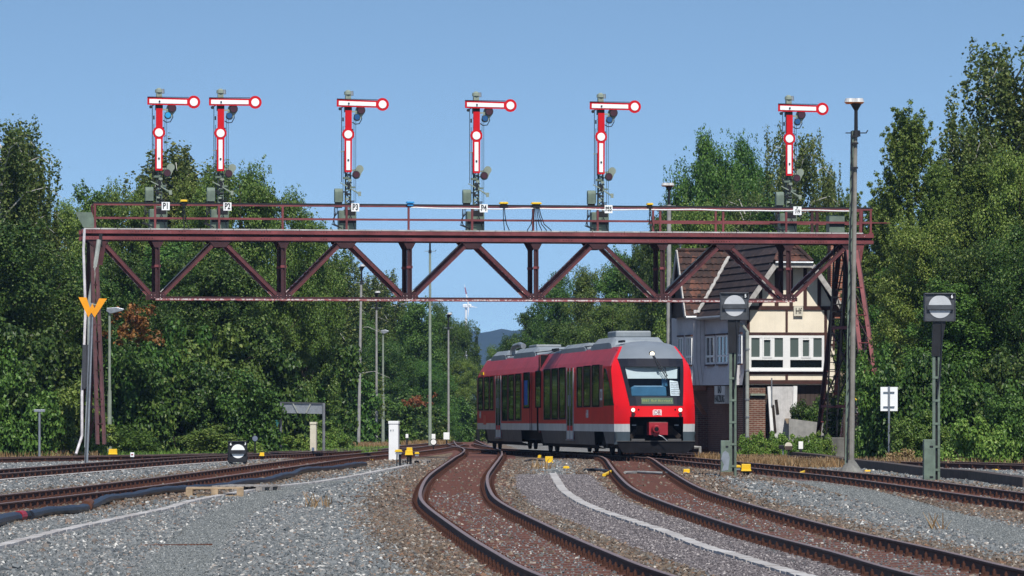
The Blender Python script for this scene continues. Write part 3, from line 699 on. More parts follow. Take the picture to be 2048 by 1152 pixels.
def plate(t, txt):
    b = MB(); big = '/' in txt
    b.span(2 * S, (19 if big else 18) * S, -.62, -.605, zz(422 if big else 421), zz(405), M['sigwhite']); p = b.build('number_plate', t)
    if big:
        text('P', .13, M['black'], p, (10 * S, -.624, zz(408.5)), bold=.004, sx=.8); text('7/9', .20, M['black'], p, (10.5 * S, -.624, zz(415.5)), bold=.005, sx=.75)
    else: text(txt, .30 if len(txt) < 3 else .22, M['black'], p, (10 * S, -.624, zz(413)), bold=.007, sx=.72)
sig0 = make_signal(); sigs = [sig0]
for i in range(5): sigs.append(copy_tree(sig0))
info = [(318, 'P1', 'semaphore signal marked P1 at the left end of the gantry'), (441, 'P2', 'semaphore signal marked P2, close beside the leftmost one'), (696, 'P3', 'semaphore signal marked P3, third from the left on the gantry'),
        (952, 'P4', 'semaphore signal marked P4 over the middle of the gantry'), (1201, 'P55', 'semaphore signal marked P55, above the train nose'), (1577, 'P7/9', 'semaphore signal marked P 7/9 at the right end of the gantry')]
for t, (px, txt, lab) in zip(sigs, info):
    u = gu(px, .55); P = Vector((GA.x, GA.y, 0)) + Vector((u * math.cos(GR) - .55 * math.sin(GR), u * math.sin(GR) + .55 * math.cos(GR), 0))
    t.location = (P.x, P.y, zt1 + .052); t.rotation_euler = (0, 0, GR); t['label'] = lab; t['group'] = 'semaphore signals on the gantry'
    plate(t, txt)
    for ch in t.children:
        if ch.name.startswith('upper_arm'):
            an = R({'P1': .2, 'P2': -.5, 'P3': .7, 'P4': .35, 'P55': .1, 'P7/9': .45}[txt]); p_ = Vector((0, 0, zz(205))); m_ = Matrix.Rotation(an, 4, 'Y'); ch.rotation_euler = (0, an, 0); ch.location = p_ - m_ @ p_
for ch in sigs[0].children:
    if ch.name.startswith('spectacle'):
        for q in ch.children:
            if q.name.startswith('blue_lens'):
                q.data = q.data.copy(); q.data.materials[1] = M['bluelens_b']; q['label'] = 'brighter sky-blue lens'
# caps on the hand rail
def gworld(u, d, z): return (GA.x + u * math.cos(GR) - d * math.sin(GR), GA.y + u * math.sin(GR) + d * math.cos(GR), z)
def rail_cap(px, w, kind, label):
    t = thing('cable_junction_box', label, 'junction box', gworld(gu(px), -.02, zt1 + .99), GR, group='small junction boxes on the gantry hand rail')
    mt = M['blue'] if kind == 'blue' else M['yellow']
    b = MB(); b.prism([(-w / 2, .03), (w / 2, .03), (w / 2 * .8, .10), (-w / 2 * .8, .10)], (0, -.13, 0), X_, Y_, (0, .24, 0), mt); b.build('lid', t, bevel=.01)
    b = MB(); b.box((0, 0, -.02), (w * .7, .16, .09), M['black'] if kind != 'blue' else mt); b.build('base', t)
    if kind != 'blue':
        b = MB(); n = 2 if w < .4 else 6
        for k in range(n): x = (k - (n - 1) / 2) * .06; b.tube([(x * .6, -.09, -.05), (x, -.1, -.35), (x * 1.6 + .04, -.1, -.7), (x * 3 + .1, -.12, -.93)], .017, M['cable'], 6)
        b.build('cable', t)
rail_cap(367, .26, 'y', 'small yellow junction box on the gantry rail between signals P1 and P2')
rail_cap(820, .30, 'blue', 'small blue junction box on the gantry rail')
rail_cap(1007, .34, 'y', 'left one of two yellow junction boxes near the gantry middle')
rail_cap(1072, .40, 'y2', 'larger yellow junction box with a bundle of black cables on the gantry rail')
rail_cap(1299, .24, 'y', 'small yellow junction box on the gantry rail right of signal P55')
# ------------------------------------------------------------------ train
PH = R(7.0); TX0, TY0 = 4.87, 155.8
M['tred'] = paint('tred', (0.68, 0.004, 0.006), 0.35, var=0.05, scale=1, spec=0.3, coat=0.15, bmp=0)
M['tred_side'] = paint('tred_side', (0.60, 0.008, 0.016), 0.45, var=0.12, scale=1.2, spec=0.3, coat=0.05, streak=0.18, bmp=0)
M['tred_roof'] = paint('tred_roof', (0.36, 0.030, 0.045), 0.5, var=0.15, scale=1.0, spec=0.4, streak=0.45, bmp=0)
M['tstripe'] = paint('tstripe', (0.58, 0.58, 0.56), 0.45, var=0.12, scale=1.5, streak=0.3, bmp=0)
M['tskirt'] = paint('tskirt', (0.075, 0.10, 0.115), 0.5, var=0.25, scale=1.5, streak=0.3, bmp=0)
M['tskirt_side'] = paint('tskirt_side', (0.095, 0.092, 0.09), 0.6, var=0.3, scale=1.5, streak=0.4, bmp=0)
M['troof'] = paint('troof', (0.22, 0.245, 0.26), 0.55, var=0.18, scale=1.4, streak=0.2)
M['tcap'] = paint('tcap', (0.17, 0.19, 0.21), 0.4, var=0.1, scale=1.4, spec=0.5)
M['tblack'] = paint('tblack', (0.010, 0.010, 0.012), 0.8, var=0.4, spec=0.1)
M['tframe'] = paint('tframe', (0.012, 0.013, 0.020), 0.6, var=0.1, bmp=0, spec=0.15)
M['tunder'] = paint('tunder', (0.030, 0.024, 0.020), 0.85, var=0.4, scale=4, spec=0.2)
M['mullion'] = paint('mullion', (0.20, 0.045, 0.050), 0.4, var=0.2)
def glass(name, col=(0.006, 0.009, 0.011), rough=0.04):
    m, t, b, out = newmat(name); b.inputs['Base Color'].default_value = (*col, 1); b.inputs['Roughness'].default_value = rough
    b.inputs['Specular IOR Level'].default_value = 0.9
    v = coords(t); bump(t, b, noise(t, v, 0.7, 2), 0.006); return m
M['glass'] = glass('glass'); M['hglass'] = glass('hglass', (0.10, 0.13, 0.12), 0.12)
m, t_, b_, o_ = newmat('screen_glass'); tr = N(t_, 'BsdfTransparent'); tr.inputs[0].default_value = (0.80, 0.86, 0.90, 1); gl_ = N(t_, 'BsdfGlossy'); gl_.inputs['Roughness'].default_value = 0.03
fr = N(t_, 'Fresnel'); fr.inputs[0].default_value = 1.5; mx = N(t_, 'MixShader'); L(t_, fr.outputs[0], mx.inputs[0]); L(t_, tr.outputs[0], mx.inputs[1]); L(t_, gl_.outputs[0], mx.inputs[2]); L(t_, mx.outputs[0], o_.inputs[0]); M['screen'] = m
M['seatblue'] = paint('seatblue', (0.06, 0.19, 0.31), 0.4, var=0.15, spec=0.5); M['blind'] = paint('blind', (0.55, 0.58, 0.56), 0.6, var=0.05)
M['paper'] = paint('paper', (0.8, 0.82, 0.82), 0.6, var=0.05); M['curtain'] = paint('curtain', (0.01, 0.10, 0.42), 0.6, var=0.3, scale=8)
M['display'] = paint('display', (0.09, 0.13, 0.09), 0.9, var=0.1, spec=0.05); M['dots'] = paint('dots', (0.36, 0.40, 0.12), 0.9, var=0.1, spec=0.05)
m, t_, b_, o_ = newmat('headlight'); b_.inputs['Base Color'].default_value = (.9, .85, .7, 1); b_.inputs['Emission Color'].default_value = (1, .86, .6, 1); b_.inputs['Emission Strength'].default_value = 1.0; M['headlight'] = m
trn = thing('regional_train', 'red two-part diesel railcar with grey roof rounding the curve under the gantry', 'train', (TX0, TY0, g(TY0)), PH)
trn.rotation_euler = (-0.0055, 0, PH)
LEN = 41.6
CS = [(0.83, 1.365), (1.09, 1.375), (1.33, 1.375), (1.68, 1.375), (2.3, 1.372), (2.9, 1.36), (3.05, 1.34), (3.25, 1.24), (3.50, 1.09), (3.72, .95), (3.80, .80), (3.88, .48), (3.92, 0.02)]
def wz(z):
    if z <= .83: return 1.365
    for (z0, w0), (z1, w1) in zip(CS, CS[1:]):
        if z <= z1: return w0 + (w1 - w0) * (z - z0) / (z1 - z0)
    return .02
def az(z):
    pts = [(0, .02), (1.33, 0.0), (1.70, .05), (2.2, .32), (2.8, .72), (3.30, 1.12), (3.6, 1.55), (3.72, 1.8), (3.88, 2.4), (3.92, 2.8)]
    for (z0, a0), (z1, a1) in zip(pts, pts[1:]):
        if z <= z1: return a0 + (a1 - a0) * (z - z0) / (z1 - z0)
    return 2.8
def FR(t, z): return az(z) + .62 * abs(t) ** 3.2 * (1 if z < 3.3 else max(.2, 1 - (z - 3.3) * 1.2))
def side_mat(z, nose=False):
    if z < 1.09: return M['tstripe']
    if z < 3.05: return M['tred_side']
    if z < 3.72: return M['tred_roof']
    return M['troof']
def side_a(px, lat=-1.37):
    r = (px - CX) / F; c, s = math.cos(PH), math.sin(PH)
    return (TX0 + lat * c - r * (TY0 + lat * s)) / (s + r * c)
JO = (20.55, 21.05)
def car(a0f, a1, nose):                                # body shell: both sides and roof; a0f(z,t=1) front edge
    b = MB(); zs = [c[0] for c in CS]
    # subdivide along the length near the nose for a sharp red band
    for sg in (-1, 1):
        for (z0, w0), (z1, w1) in zip(CS, CS[1:]):
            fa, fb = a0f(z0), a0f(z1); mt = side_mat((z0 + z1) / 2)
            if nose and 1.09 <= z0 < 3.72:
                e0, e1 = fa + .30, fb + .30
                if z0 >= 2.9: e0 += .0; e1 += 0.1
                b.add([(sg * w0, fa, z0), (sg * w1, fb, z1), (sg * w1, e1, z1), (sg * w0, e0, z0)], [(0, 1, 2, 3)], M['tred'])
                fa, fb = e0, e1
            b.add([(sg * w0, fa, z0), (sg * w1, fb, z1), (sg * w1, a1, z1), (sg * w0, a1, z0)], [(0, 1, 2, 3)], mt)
    b.add([(-1.365, a0f(.83), .83), (1.365, a0f(.83), .83), (1.365, a1, .83), (-1.365, a1, .83)], [(0, 1, 2, 3)], M['tunder'])
    return b
def endwall(b, a, mt):
    ring = [(-w, a, z) for z, w in CS] + [(w, a, z) for z, w in CS[::-1]]
    b.add(ring, [tuple(range(len(ring)))], mt)
b = car(lambda z: FR(1, z), JO[0], True); endwall(b, JO[0], M['tblack']); body1 = b.build('car_body', trn, recalc=False)
b = car(lambda z: JO[1], LEN - .8, False); endwall(b, JO[1], M['tblack']); endwall(b, LEN - .8, M['tred_side'])
b.add([(-1.3, LEN, .83), (1.3, LEN, .83), (1.2, LEN - .6, 3.2), (-1.2, LEN - .6, 3.2)], [(0, 1, 2, 3)], M['tred'])
b.add([(-1.37, LEN - .8, .83), (-1.3, LEN, .83), (-1.2, LEN - .6, 3.2), (-1.27, LEN - .8, 3.2)], [(0, 1, 2, 3)], M['tred']); body2 = b.build('car_body', trn, recalc=False)
b = MB(); b.span(-1.28, 1.28, JO[0], JO[1], .8, 3.68, M['tblack'])
for k in range(4): b.span(-1.31, 1.31, JO[0] + .05 + k * .12, JO[0] + .1 + k * .12, .75, 3.7, M['mullion'])
b.build('gangway_bellows', trn)
# nose
rows = [.40, .62, .83, 1.09, 1.20, 1.33, 1.5, 1.70] + [1.70 + (3.30 - 1.70) * i / 8 for i in range(1, 9)] + [3.42, 3.55, 3.72, 3.80, 3.88, 3.92]
cols = [-1, -.9, -.8, -.7, -.58, -.46, -.3, -.15, 0, .15, .3, .46, .58, .7, .8, .9, 1]
def tb(z):
    if z <= 1.70: return .66
    yb = .88 + (1.12 - .88) * min(1, (z - 1.7) / 1.6); return min(.93, yb / wz(z))
def uc(u, z):
    k = tb(z); a = abs(u)
    t = a / .7 * k if a <= .7 else k + (a - .7) / .3 * (1 - k)
    return math.copysign(t, u)
b = MB(); nc = len(cols); vs = []
for z in rows:
    for u in cols: t = uc(u, z); vs.append((t * wz(z), FR(t, z), z))
wind = []; faces = {}
for i in range(len(rows) - 1):
    zm = (rows[i] + rows[i + 1]) / 2
    for j in range(nc - 1):
        um = abs((cols[j] + cols[j + 1]) / 2); ctr = um < .7
        if ctr and zm < 1.33: continue
        if ctr and 1.70 < zm < 3.30: wind.append((i, j)); continue
        mt = M['tskirt'] if zm < .83 else M['tstripe'] if zm < 1.09 else M['tcap'] if (ctr and zm > 3.30) or zm > 3.72 else M['tred']
        faces.setdefault(mt, []).append((i * nc + j, i * nc + j + 1, (i + 1) * nc + j + 1, (i + 1) * nc + j))
first = True
base = 0
for mt, fs in faces.items():
    if first: b.add(vs, fs, mt); first = False
    else:
        k = b.mi(mt)
        for f in fs: b.f.append(list(f)); b.m.append(k)
nose = b.build('nose', trn, smooth=True, recalc=False)
b = MB(); fs = []
for i, j in wind: fs.append((i * nc + j, i * nc + j + 1, (i + 1) * nc + j + 1, (i + 1) * nc + j))
b.add([(x * .998, y + .02, z) for x, y, z in vs], fs, M['screen']); 
us = sorted({i for f in fs for i in f}); mp = {i: k for k, i in enumerate(us)}; b.v = [b.v[i] for i in us]; b.f = [[mp[i] for i in f] for f in b.f]
ws = b.build('windscreen', trn, smooth=True, recalc=False)
def fpt(y, z, off=0.0): t = y / wz(z); return Vector((y, FR(t, z) - off, z))
def fpatch(b, y0, y1, z0, z1, mt, off=.012, ny=8, nz=4, y0t=None, y1t=None):
    y0t = y0 if y0t is None else y0t; y1t = y1 if y1t is None else y1t; v = []
    for i in range(nz + 1):
        z = z0 + (z1 - z0) * i / nz; a = y0 + (y0t - y0) * i / nz; c = y1 + (y1t - y1) * i / nz
        for j in range(ny + 1): v.append(fpt(a + (c - a) * j / ny, z, off))
    b.add(v, [(i * (ny + 1) + j, i * (ny + 1) + j + 1, (i + 1) * (ny + 1) + j + 1, (i + 1) * (ny + 1) + j) for i in range(nz) for j in range(ny)], mt)
b = MB()                                               # black border of the windscreen
fpatch(b, -.90, .90, 1.70, 2.02, M['tframe'], y0t=-.945, y1t=.945); fpatch(b, -1.08, 1.08, 3.02, 3.30, M['tframe'], y0t=-1.115, y1t=1.115)
fpatch(b, -.945, -.81, 2.02, 3.02, M['tframe'], ny=2, nz=6, y0t=-1.08, y1t=-.95); fpatch(b, .81, .945, 2.02, 3.02, M['tframe'], ny=2, nz=6, y0t=.95, y1t=1.08); b.build('border', ws, recalc=False)
# cab interior seen through the glass
cabm = M['tblack']; b = MB(); b.add([(-1.2, 2.2, 1.6), (1.2, 2.2, 1.6), (1.05, 2.2, 3.6), (-1.05, 2.2, 3.6)], [(0, 1, 2, 3)], cabm); b.add([(-1.3, .5, 1.68), (1.3, .5, 1.68), (1.3, 2.2, 1.68), (-1.3, 2.2, 1.68)], [(0, 1, 2, 3)], cabm); b.build('cab_interior', trn)
b = MB(); b.add([fpt(-.88, 2.62, -.10), fpt(.80, 2.62, -.10), fpt(.86, 3.02, -.10), fpt(-.92, 3.02, -.10)], [(0, 1, 2, 3)], M['blind']); b.build('sun_blind', trn, recalc=False)
b = MB(); b.prism([(-.80, 0), (.42, 0), (.40, .30), (.28, .36), (-.68, .36), (-.80, .28)], (0, .62, 2.02), X_, Y_, (0, .25, 0), M['seatblue']); b.build('dashboard', trn, bevel=.03)
b = MB(); b.box((.40, 1.0, 2.55), (.20, .12, .40), M['seatblue']); b.build('driver_seat', trn, bevel=.03)
b = MB(); b.add([fpt(.50, 2.04, -.06), fpt(.86, 2.04, -.06), fpt(.80, 2.52, -.06), fpt(.52, 2.56, -.06)], [(0, 1, 2, 3)], M['paper'])
q = random.Random(6)
for k in range(9):
    y = .54 + k * .034
    for r_ in range(6):
        z = 2.08 + r_ * .075; b.add([fpt(y, z, -.054), fpt(y + .014, z, -.054), fpt(y + .014, z + q.uniform(.03, .06), -.054), fpt(y, z + q.uniform(.03, .06), -.054)], [(0, 1, 2, 3)], M['tframe'])
b.build('timetable_sheet', trn, recalc=False)
b = MB(); fpatch(b, -.52, .56, 1.76, 1.97, M['display'], off=.02, ny=8, nz=1); dp = b.build('destination_display', trn, recalc=False)
for k, ch in enumerate('RB82 Bad Harzburg'):
    if ch != ' ': y = -.46 + k * .06; p = fpt(y, 1.865, .028); text(ch, .115, M['dots'], dp, p, (1, 0, 0), (0, .14, .99), depth=.001, sx=.8)
# front details
for s in (-1, 1):
    p = fpt(s * .80, 1.56, .01); b = MB(); b.cyl(p + Vector((0, .04, 0)), p - Vector((0, .012, 0)), .075, .072, M['greymetal'], 16); b.cyl(p - Vector((0, .012, 0)), p - Vector((0, .018, 0)), .062, .06, M['headlight'], 16); b.build('headlight', trn)
    p = fpt(s * .79, 1.40, .01); b = MB(); b.cyl(p + Vector((0, .04, 0)), p - Vector((0, .012, 0)), .072, .07, M['tblack'], 14); b.cyl(p - Vector((0, .012, 0)), p - Vector((0, .016, 0)), .05, .05, M['redlens'], 14); b.build('tail_light', trn)
    p = fpt(s * .62, 1.57, .005); b = MB(); b.cyl(p + Vector((0, .03, 0)), p - Vector((0, .008, 0)), .028, .028, M['tblack'], 10); b.build('sensor', trn)
p = fpt(0.03, 3.46, .0); b = MB(); b.cyl(p + Vector((0, .2, 0)), p - Vector((0, .05, 0)), .10, .10, M['tblack'], 14); b.cyl(p - Vector((0, .05, 0)), p - Vector((0, .056, 0)), .08, .08, M['headlight'], 14); b.build('headlight', trn)
b = MB(); p = fpt(0, 1.47, .012)
def rrect(w, h, r, n=5):
    o = []
    for cx_, cz_, a in ((w / 2 - r, h / 2 - r, 0), (-w / 2 + r, h / 2 - r, 90), (-w / 2 + r, -h / 2 + r, 180), (w / 2 - r, -h / 2 + r, 270)):
        for k in range(n + 1): an = R(a + 90 * k / n); o.append((cx_ + r * math.cos(an), cz_ + r * math.sin(an)))
    return o
b.prism(rrect(.30, .205, .04), p + Vector((0, .01, 0)), X_, Y_, (0, -.010, 0), M['sigwhite']); em = b.build('emblem', trn)
b = MB(); b.prism(rrect(.27, .175, .03), p + Vector((0, 0, 0)), X_, Y_, (0, -.003, 0), M['tred']); b.prism(rrect(.245, .15, .025), p + Vector((0, -.003, 0)), X_, Y_, (0, -.003, 0), M['sigwhite']); b.build('emblem_frame', em)
text('DB', .175, M['pinkred'], em, p + Vector((0, -.008, 0)), bold=.002, sx=.92)
b = MB(); h = fpt(.03, 3.38, .04); w1 = fpt(.36, 2.72, .05); w2 = fpt(.42, 2.66, .05)
b.tube([h, w1], .016, M['black'], 6); b.tube([h + Vector((.05, 0, .01)), w2 + Vector((.02, 0, .05))], .012, M['black'], 6); b.tube([h + Vector((.02, 0, 0)), fpt(.20, 2.95, .06)], .03, M['black'], 6)
b.tube([fpt(.40, 3.02, .03), fpt(.42, 2.56, .03)], .014, M['black'], 6); b.tube([w1, fpt(.44, 2.60, .04)], .014, M['black'], 6); b.build('windscreen_wiper', trn)
# coupler cavity and coupler
b = MB()
b.add([(-.96, 1.1, .3), (.96, 1.1, .3), (.96, 1.1, 1.34), (-.96, 1.1, 1.34)], [(0, 1, 2, 3)], M['tblack'])
b.add([(-.96, .25, 1.335), (.96, .25, 1.335), (.96, 1.1, 1.335), (-.96, 1.1, 1.335)], [(0, 1, 2, 3)], M['tblack'])
for s in (-1, 1): b.add([(s * .96, .28, .3), (s * .96, 1.1, .3), (s * .96, 1.1, 1.34), (s * .96, .28, 1.34)], [(0, 1, 2, 3)], M['tblack'])
for s in (-1, 1):
    b.bar((s * .85, .5, .62), (s * .55, .7, .95), .05, .16, M['tunder']); b.box((s * .72, .45, 1.05), (.14, .05, .03), M['greymetal']); b.box((s * .5, .6, .88), (.22, .1, .30), M['tunder'])
    b.box((s * .62, .35, .56), (.45, .3, .06), M['tskirt_side'])
b.build('coupler_recess', trn, recalc=False)
b = MB(); b.span(-.30, .34, -.12, .35, .72, 1.14, M['pinkred']); b.cyl((-.08, -.12, .92), (-.08, -.36, .92), .15, .12, M['pinkred'], 16); b.cyl((-.08, -.36, .92), (-.08, -.38, .92), .08, .07, M['tblack'], 12)
b.span(-.14, -.02, -.2, -.1, .68, .80, M['pinkred']); b.tube([(0, -.2, .72), (.12, -.24, .68), (.30, -.26, .52)], .018, M['greymetal'], 6); b.span(-.28, .30, -.05, .2, 1.14, 1.17, M['tunder']); b.build('coupler', trn, bevel=.012)
b = MB(); b.prism([(-1.36, .52), (1.30, .52), (1.22, .30), (1.0, .12), (-1.15, .12), (-1.30, .3)], (0, -.02, 0), X_, Y_, (0, .12, 0), M['tblack']); b.span(-1.40, 1.28, -.05, .3, .505, .525, M['tskirt_side'])
b.build('snow_plough', trn)
# skirts, underframe, bogies
def skirt(a0, a1, z0=.36, front=False):
    b = MB()
    for s in (-1, 1): b.add([(s * 1.365, a0, .83), (s * 1.365, a1, .83), (s * 1.30, a1 - .25, z0), (s * 1.30, a0 + .25, z0)], [(0, 1, 2, 3)], M['tskirt_side'] if not front else M['tskirt']); b.add([(s * 1.30, a0 + .25, z0), (s * 1.30, a1 - .25, z0), (s * .9, a1 - .3, .22), (s * .9, a0 + .3, .22)], [(0, 1, 2, 3)], M['tunder'])
    b.build('side_skirt', trn, recalc=False)
skirt(FR(1, .83) - .26, side_a(1207) + .1, .42, True); skirt(side_a(1188), side_a(1082)); skirt(side_a(1042), side_a(972)); skirt(side_a(958), LEN - .1)
b = MB(); b.span(-1.0, 1.0, 1.2, LEN - .5, .45, .83, M['tunder']); b.build('underframe', trn)
for a in (side_a(1197), (JO[0] + JO[1]) / 2, side_a(965)):
    b = MB()
    for s in (-1, 1): b.span(s * .98 - .06, s * .98 + .06, a - 1.5, a + 1.5, .38, .58, M['tunder']); b.span(s * 1.0 - .08, s * 1.0 + .08, a - .3, a + .3, .25, .75, M['tunder'])
    bo = b.build('bogie', trn)
    for q in (-.95, .95):
        b = MB()
        for s in (-1, 1): b.cyl((s * .70, a + q, .385), (s * .80, a + q, .385), .385, .385, M['tunder'], 24); b.cyl((s * .80, a + q, .385), (s * 1.05, a + q, .385), .14, .14, M['tunder'], 12)
        b.cyl((-.7, a + q, .385), (.7, a + q, .385), .08, .08, M['tunder'], 8); b.build('wheelset', bo)
# windows and doors on the left side (mirrored on the right)
def side_rect(px0, px1, y0, y1, mt, name, off=.012, lat=1.375, sub=None):
    a1, a0 = side_a(px0, -lat), side_a(px1, -lat); am = (a0 + a1) / 2; D = TY0 + am * math.cos(PH); gg = g(D)
    zt, zb2 = ZP(y0, D) - g(TY0) + am * .0055, ZP(y1, D) - g(TY0) + am * .0055
    for s in (-1, 1):
        b = MB(); b.span(s * (lat - .015), s * (lat + off), a0, a1, zb2, zt, mt); o = b.build(name, trn)
        fr_ = MB()
        for q in (a0, a1): fr_.span(s * (lat - .01), s * (lat + off + .012), q - .035, q + .035, zb2 - .03, zt + .03, M['tblack'] if name == 'window' else M['greymetal'])
        fr_.span(s * (lat - .01), s * (lat + off + .012), a0, a1, zb2 - .05, zb2, M['tblack']); fr_.span(s * (lat - .01), s * (lat + off + .012), a0, a1, zt, zt + .04, M['tblack'])
        fr_.build('frame', o)
    return a0, a1, zb2, zt
zx = lambda v: 920 + v / 4.096
zy = lambda v: 640 + v / 4.096
for x0, x1, y0, y1 in ((155, 188, 478, 730), (203, 238, 474, 728), (250, 273, 470, 728), (350, 388, 462, 815), (403, 441, 455, 812), (458, 498, 448, 808), (525, 568, 437, 713),
                       (622, 662, 425, 708), (692, 742, 412, 805), (756, 802, 404, 803), (818, 864, 397, 800), (965, 1000, 392, 705), (1018, 1068, 384, 702), (1088, 1142, 376, 700)):
    side_rect(zx(x0), zx(x1), zy(y0), zy(y1), M['glass'], 'window')
# reddish mullion panels between the panes
for x0, x1, y0, y1 in ((140, 285, 466, 742), (340, 508, 444, 826), (684, 872, 392, 815), (955, 1172, 372, 712)):
    a1, a0 = side_a(zx(x0)), side_a(zx(x1)); D = TY0 + (a0 + a1) / 2; k = a0 * .0055
    for s in (-1, 1): b = MB(); b.span(s * 1.36, s * 1.380, a0, a1, ZP(zy(y1), D) - g(TY0) + k, ZP(zy(y0), D) - g(TY0) + k, M['mullion']); b.build('window_band', trn)
def door(x0, x1, y0, y1):
    a1, a0 = side_a(zx(x0)), side_a(zx(x1)); D = TY0 + (a0 + a1) / 2; k = a0 * .0055; zt, z0 = ZP(zy(y0), D) - g(TY0) + k, ZP(zy(y1), D) - g(TY0) + k; am = (a0 + a1) / 2
    for s in (-1, 1):
        b = MB(); b.span(s * 1.35, s * 1.385, a0, a1, z0, zt, M['tred_side']); b.span(s * 1.36, s * 1.39, a0 + .04, a1 - .04, z0 + .02, z0 + .32, M['tstripe']); d_ = b.build('door', trn)
        b = MB()
        for q0, q1 in ((a0 + .12, am - .07), (am + .07, a1 - .12)): b.span(s * 1.37, s * 1.395, q0, q1, z0 + .5, zt - .12, M['glass'])
        b.build('window', d_)
        b = MB()
        for q in (a0, a1, am): b.span(s * 1.37, s * 1.405, q - .035, q + .035, z0, zt, M['greymetal'])
        b.build('frame', d_); b = MB(); b.cyl((s * 1.43, am + .1, z0 + 1.2), (s * 1.43, am + .1, z0 + 1.6), .02, .02, M['greymetal'], 6); b.build('handle', d_); b = MB(); b.span(s * 1.3, s * 1.45, a0 + .05, a1 - .05, z0 - .03, z0, M['greymetal']); b.build('door_step', d_)
door(298, 336, 455, 962); door(880, 931, 392, 978)
# cab side window
for s in (-1, 1):
    b = MB(); poly = [(side_a(1208), 3.0), (side_a(1212) , 2.96), (side_a(1217), 2.6), (side_a(1223), 2.1), (side_a(1228.5), 1.72), (side_a(1208), 1.70)]
    b.prism([(p_[0], p_[1]) for p_ in poly], (s * 1.365, 0, 0), (0, 1, 0), (0, 0, 1), (s * .022, 0, 0), M['glass']); b.build('cab_window', trn)
b = MB()
for px in (1060.5, 1064): a = side_a(px); [b.span(s * 1.37, s * 1.385, a - .04, a + .04, .83, 3.05, M['tblack']) for s in (-1, 1)]
b.build('body_seam', trn)
b = MB(); a0, a1 = side_a(1056), side_a(1049.5)
for s in (-1, 1): b.span(s * 1.33, s * 1.3905, a0, a1, 1.8, 2.75, M['curtain'])
b.build('curtain', trn)
a = side_a(970); b = MB(); b.span(-1.35, -1.382, a - .5, a + .5, 1.03, 1.42, M['tred']); b.build('bright_panel', trn)
a = side_a(963); b = MB(); b.span(-1.32, -1.36, a - .5, a + .5, 3.10, 3.22, M['yellow']); b.build('yellow_stripe', trn)
ub, uzv = Vector((0, -1, 0)), Vector((0, 0, 1))
text('648', .40, M['tstripe'], trn, (-1.385, side_a(1175), 1.42), ub, uzv, bold=.006); text('648', .40, M['tstripe'], trn, (-1.385, side_a(961), 1.42), ub, uzv, bold=.006)
b = MB(); a = side_a(1203); b.span(-1.35, -1.39, a - .28, a + .28, 1.9, 2.28, M['tstripe']); nb_ = b.build('notice', trn)
b = MB(); b.span(-1.36, -1.393, a - .12, a + .12, 1.98, 2.2, M['mullion']); b.build('notice_print', nb_)
# roof equipment
def pod(a0, a1, z1, w=1.0, z0=3.72, name='roof_unit', sl=.55):
    b = MB(); vs = []
    for a, k in ((a0, 0), (a0 + sl * .45, .72), (a0 + sl, 1), (a1 - sl, 1), (a1 - sl * .45, .72), (a1, 0)):
        z = z0 + (z1 - z0) * k
        for x, dz in ((-w, -.0), (-w * .97, (z - z0) * .55), (-w * .78, (z - z0) * 1.0), (w * .78, (z - z0) * 1.0), (w * .97, (z - z0) * .55), (w, 0)): vs.append((x, a, z0 + dz - .06))
    fs = [(i * 6 + j, i * 6 + j + 1, (i + 1) * 6 + j + 1, (i + 1) * 6 + j) for i in range(5) for j in range(5)]
    b.add(vs, fs, M['troof']); return b.build(name, trn)
def ra(px): return side_a(px, -.95)
pod(ra(1226), ra(1180), 4.14, .98, sl=.9); pod(ra(1174), ra(1119), 4.05, .98, sl=.9); pod(ra(1073), ra(1026), 4.12, .98, sl=.9); pod(ra(1014), ra(981), 4.12, .98, sl=.9)
b = MB(); b.span(-.5, .75, ra(1206), ra(1190), 4.1, 4.33, M['troof']); b.build('air_conditioner', trn, bevel=.05)
b = MB(); b.span(-.5, .5, ra(1050), ra(1035), 4.08, 4.2, M['troof']); b.build('air_conditioner', trn, bevel=.04)
b = MB(); a = ra(1016); b.tube([(-.75, a, 3.8), (-.75, a, 4.05), (-.7, a - .15, 4.2), (-.55, a - .9, 4.26), (-.5, a - 1.5, 4.2)], .11, M['greymetal'], 12); b.build('exhaust_pipe', trn)
b = MB(); b.tube([(-.9, ra(1222), 3.86), (-.92, ra(1150), 3.84), (-.92, ra(1070), 3.84)], .02, M['black'], 5); b.tube([(-.92, ra(1058), 3.84), (-.92, ra(985), 3.84)], .02, M['black'], 5)
b.box((-.8, ra(1103), 3.87), (.1, 1.4, .1), M['black']); b.box((-.8, ra(1235), 3.9), (.1, 1.0, .07), M['black']); b.build('roof_cable', trn)
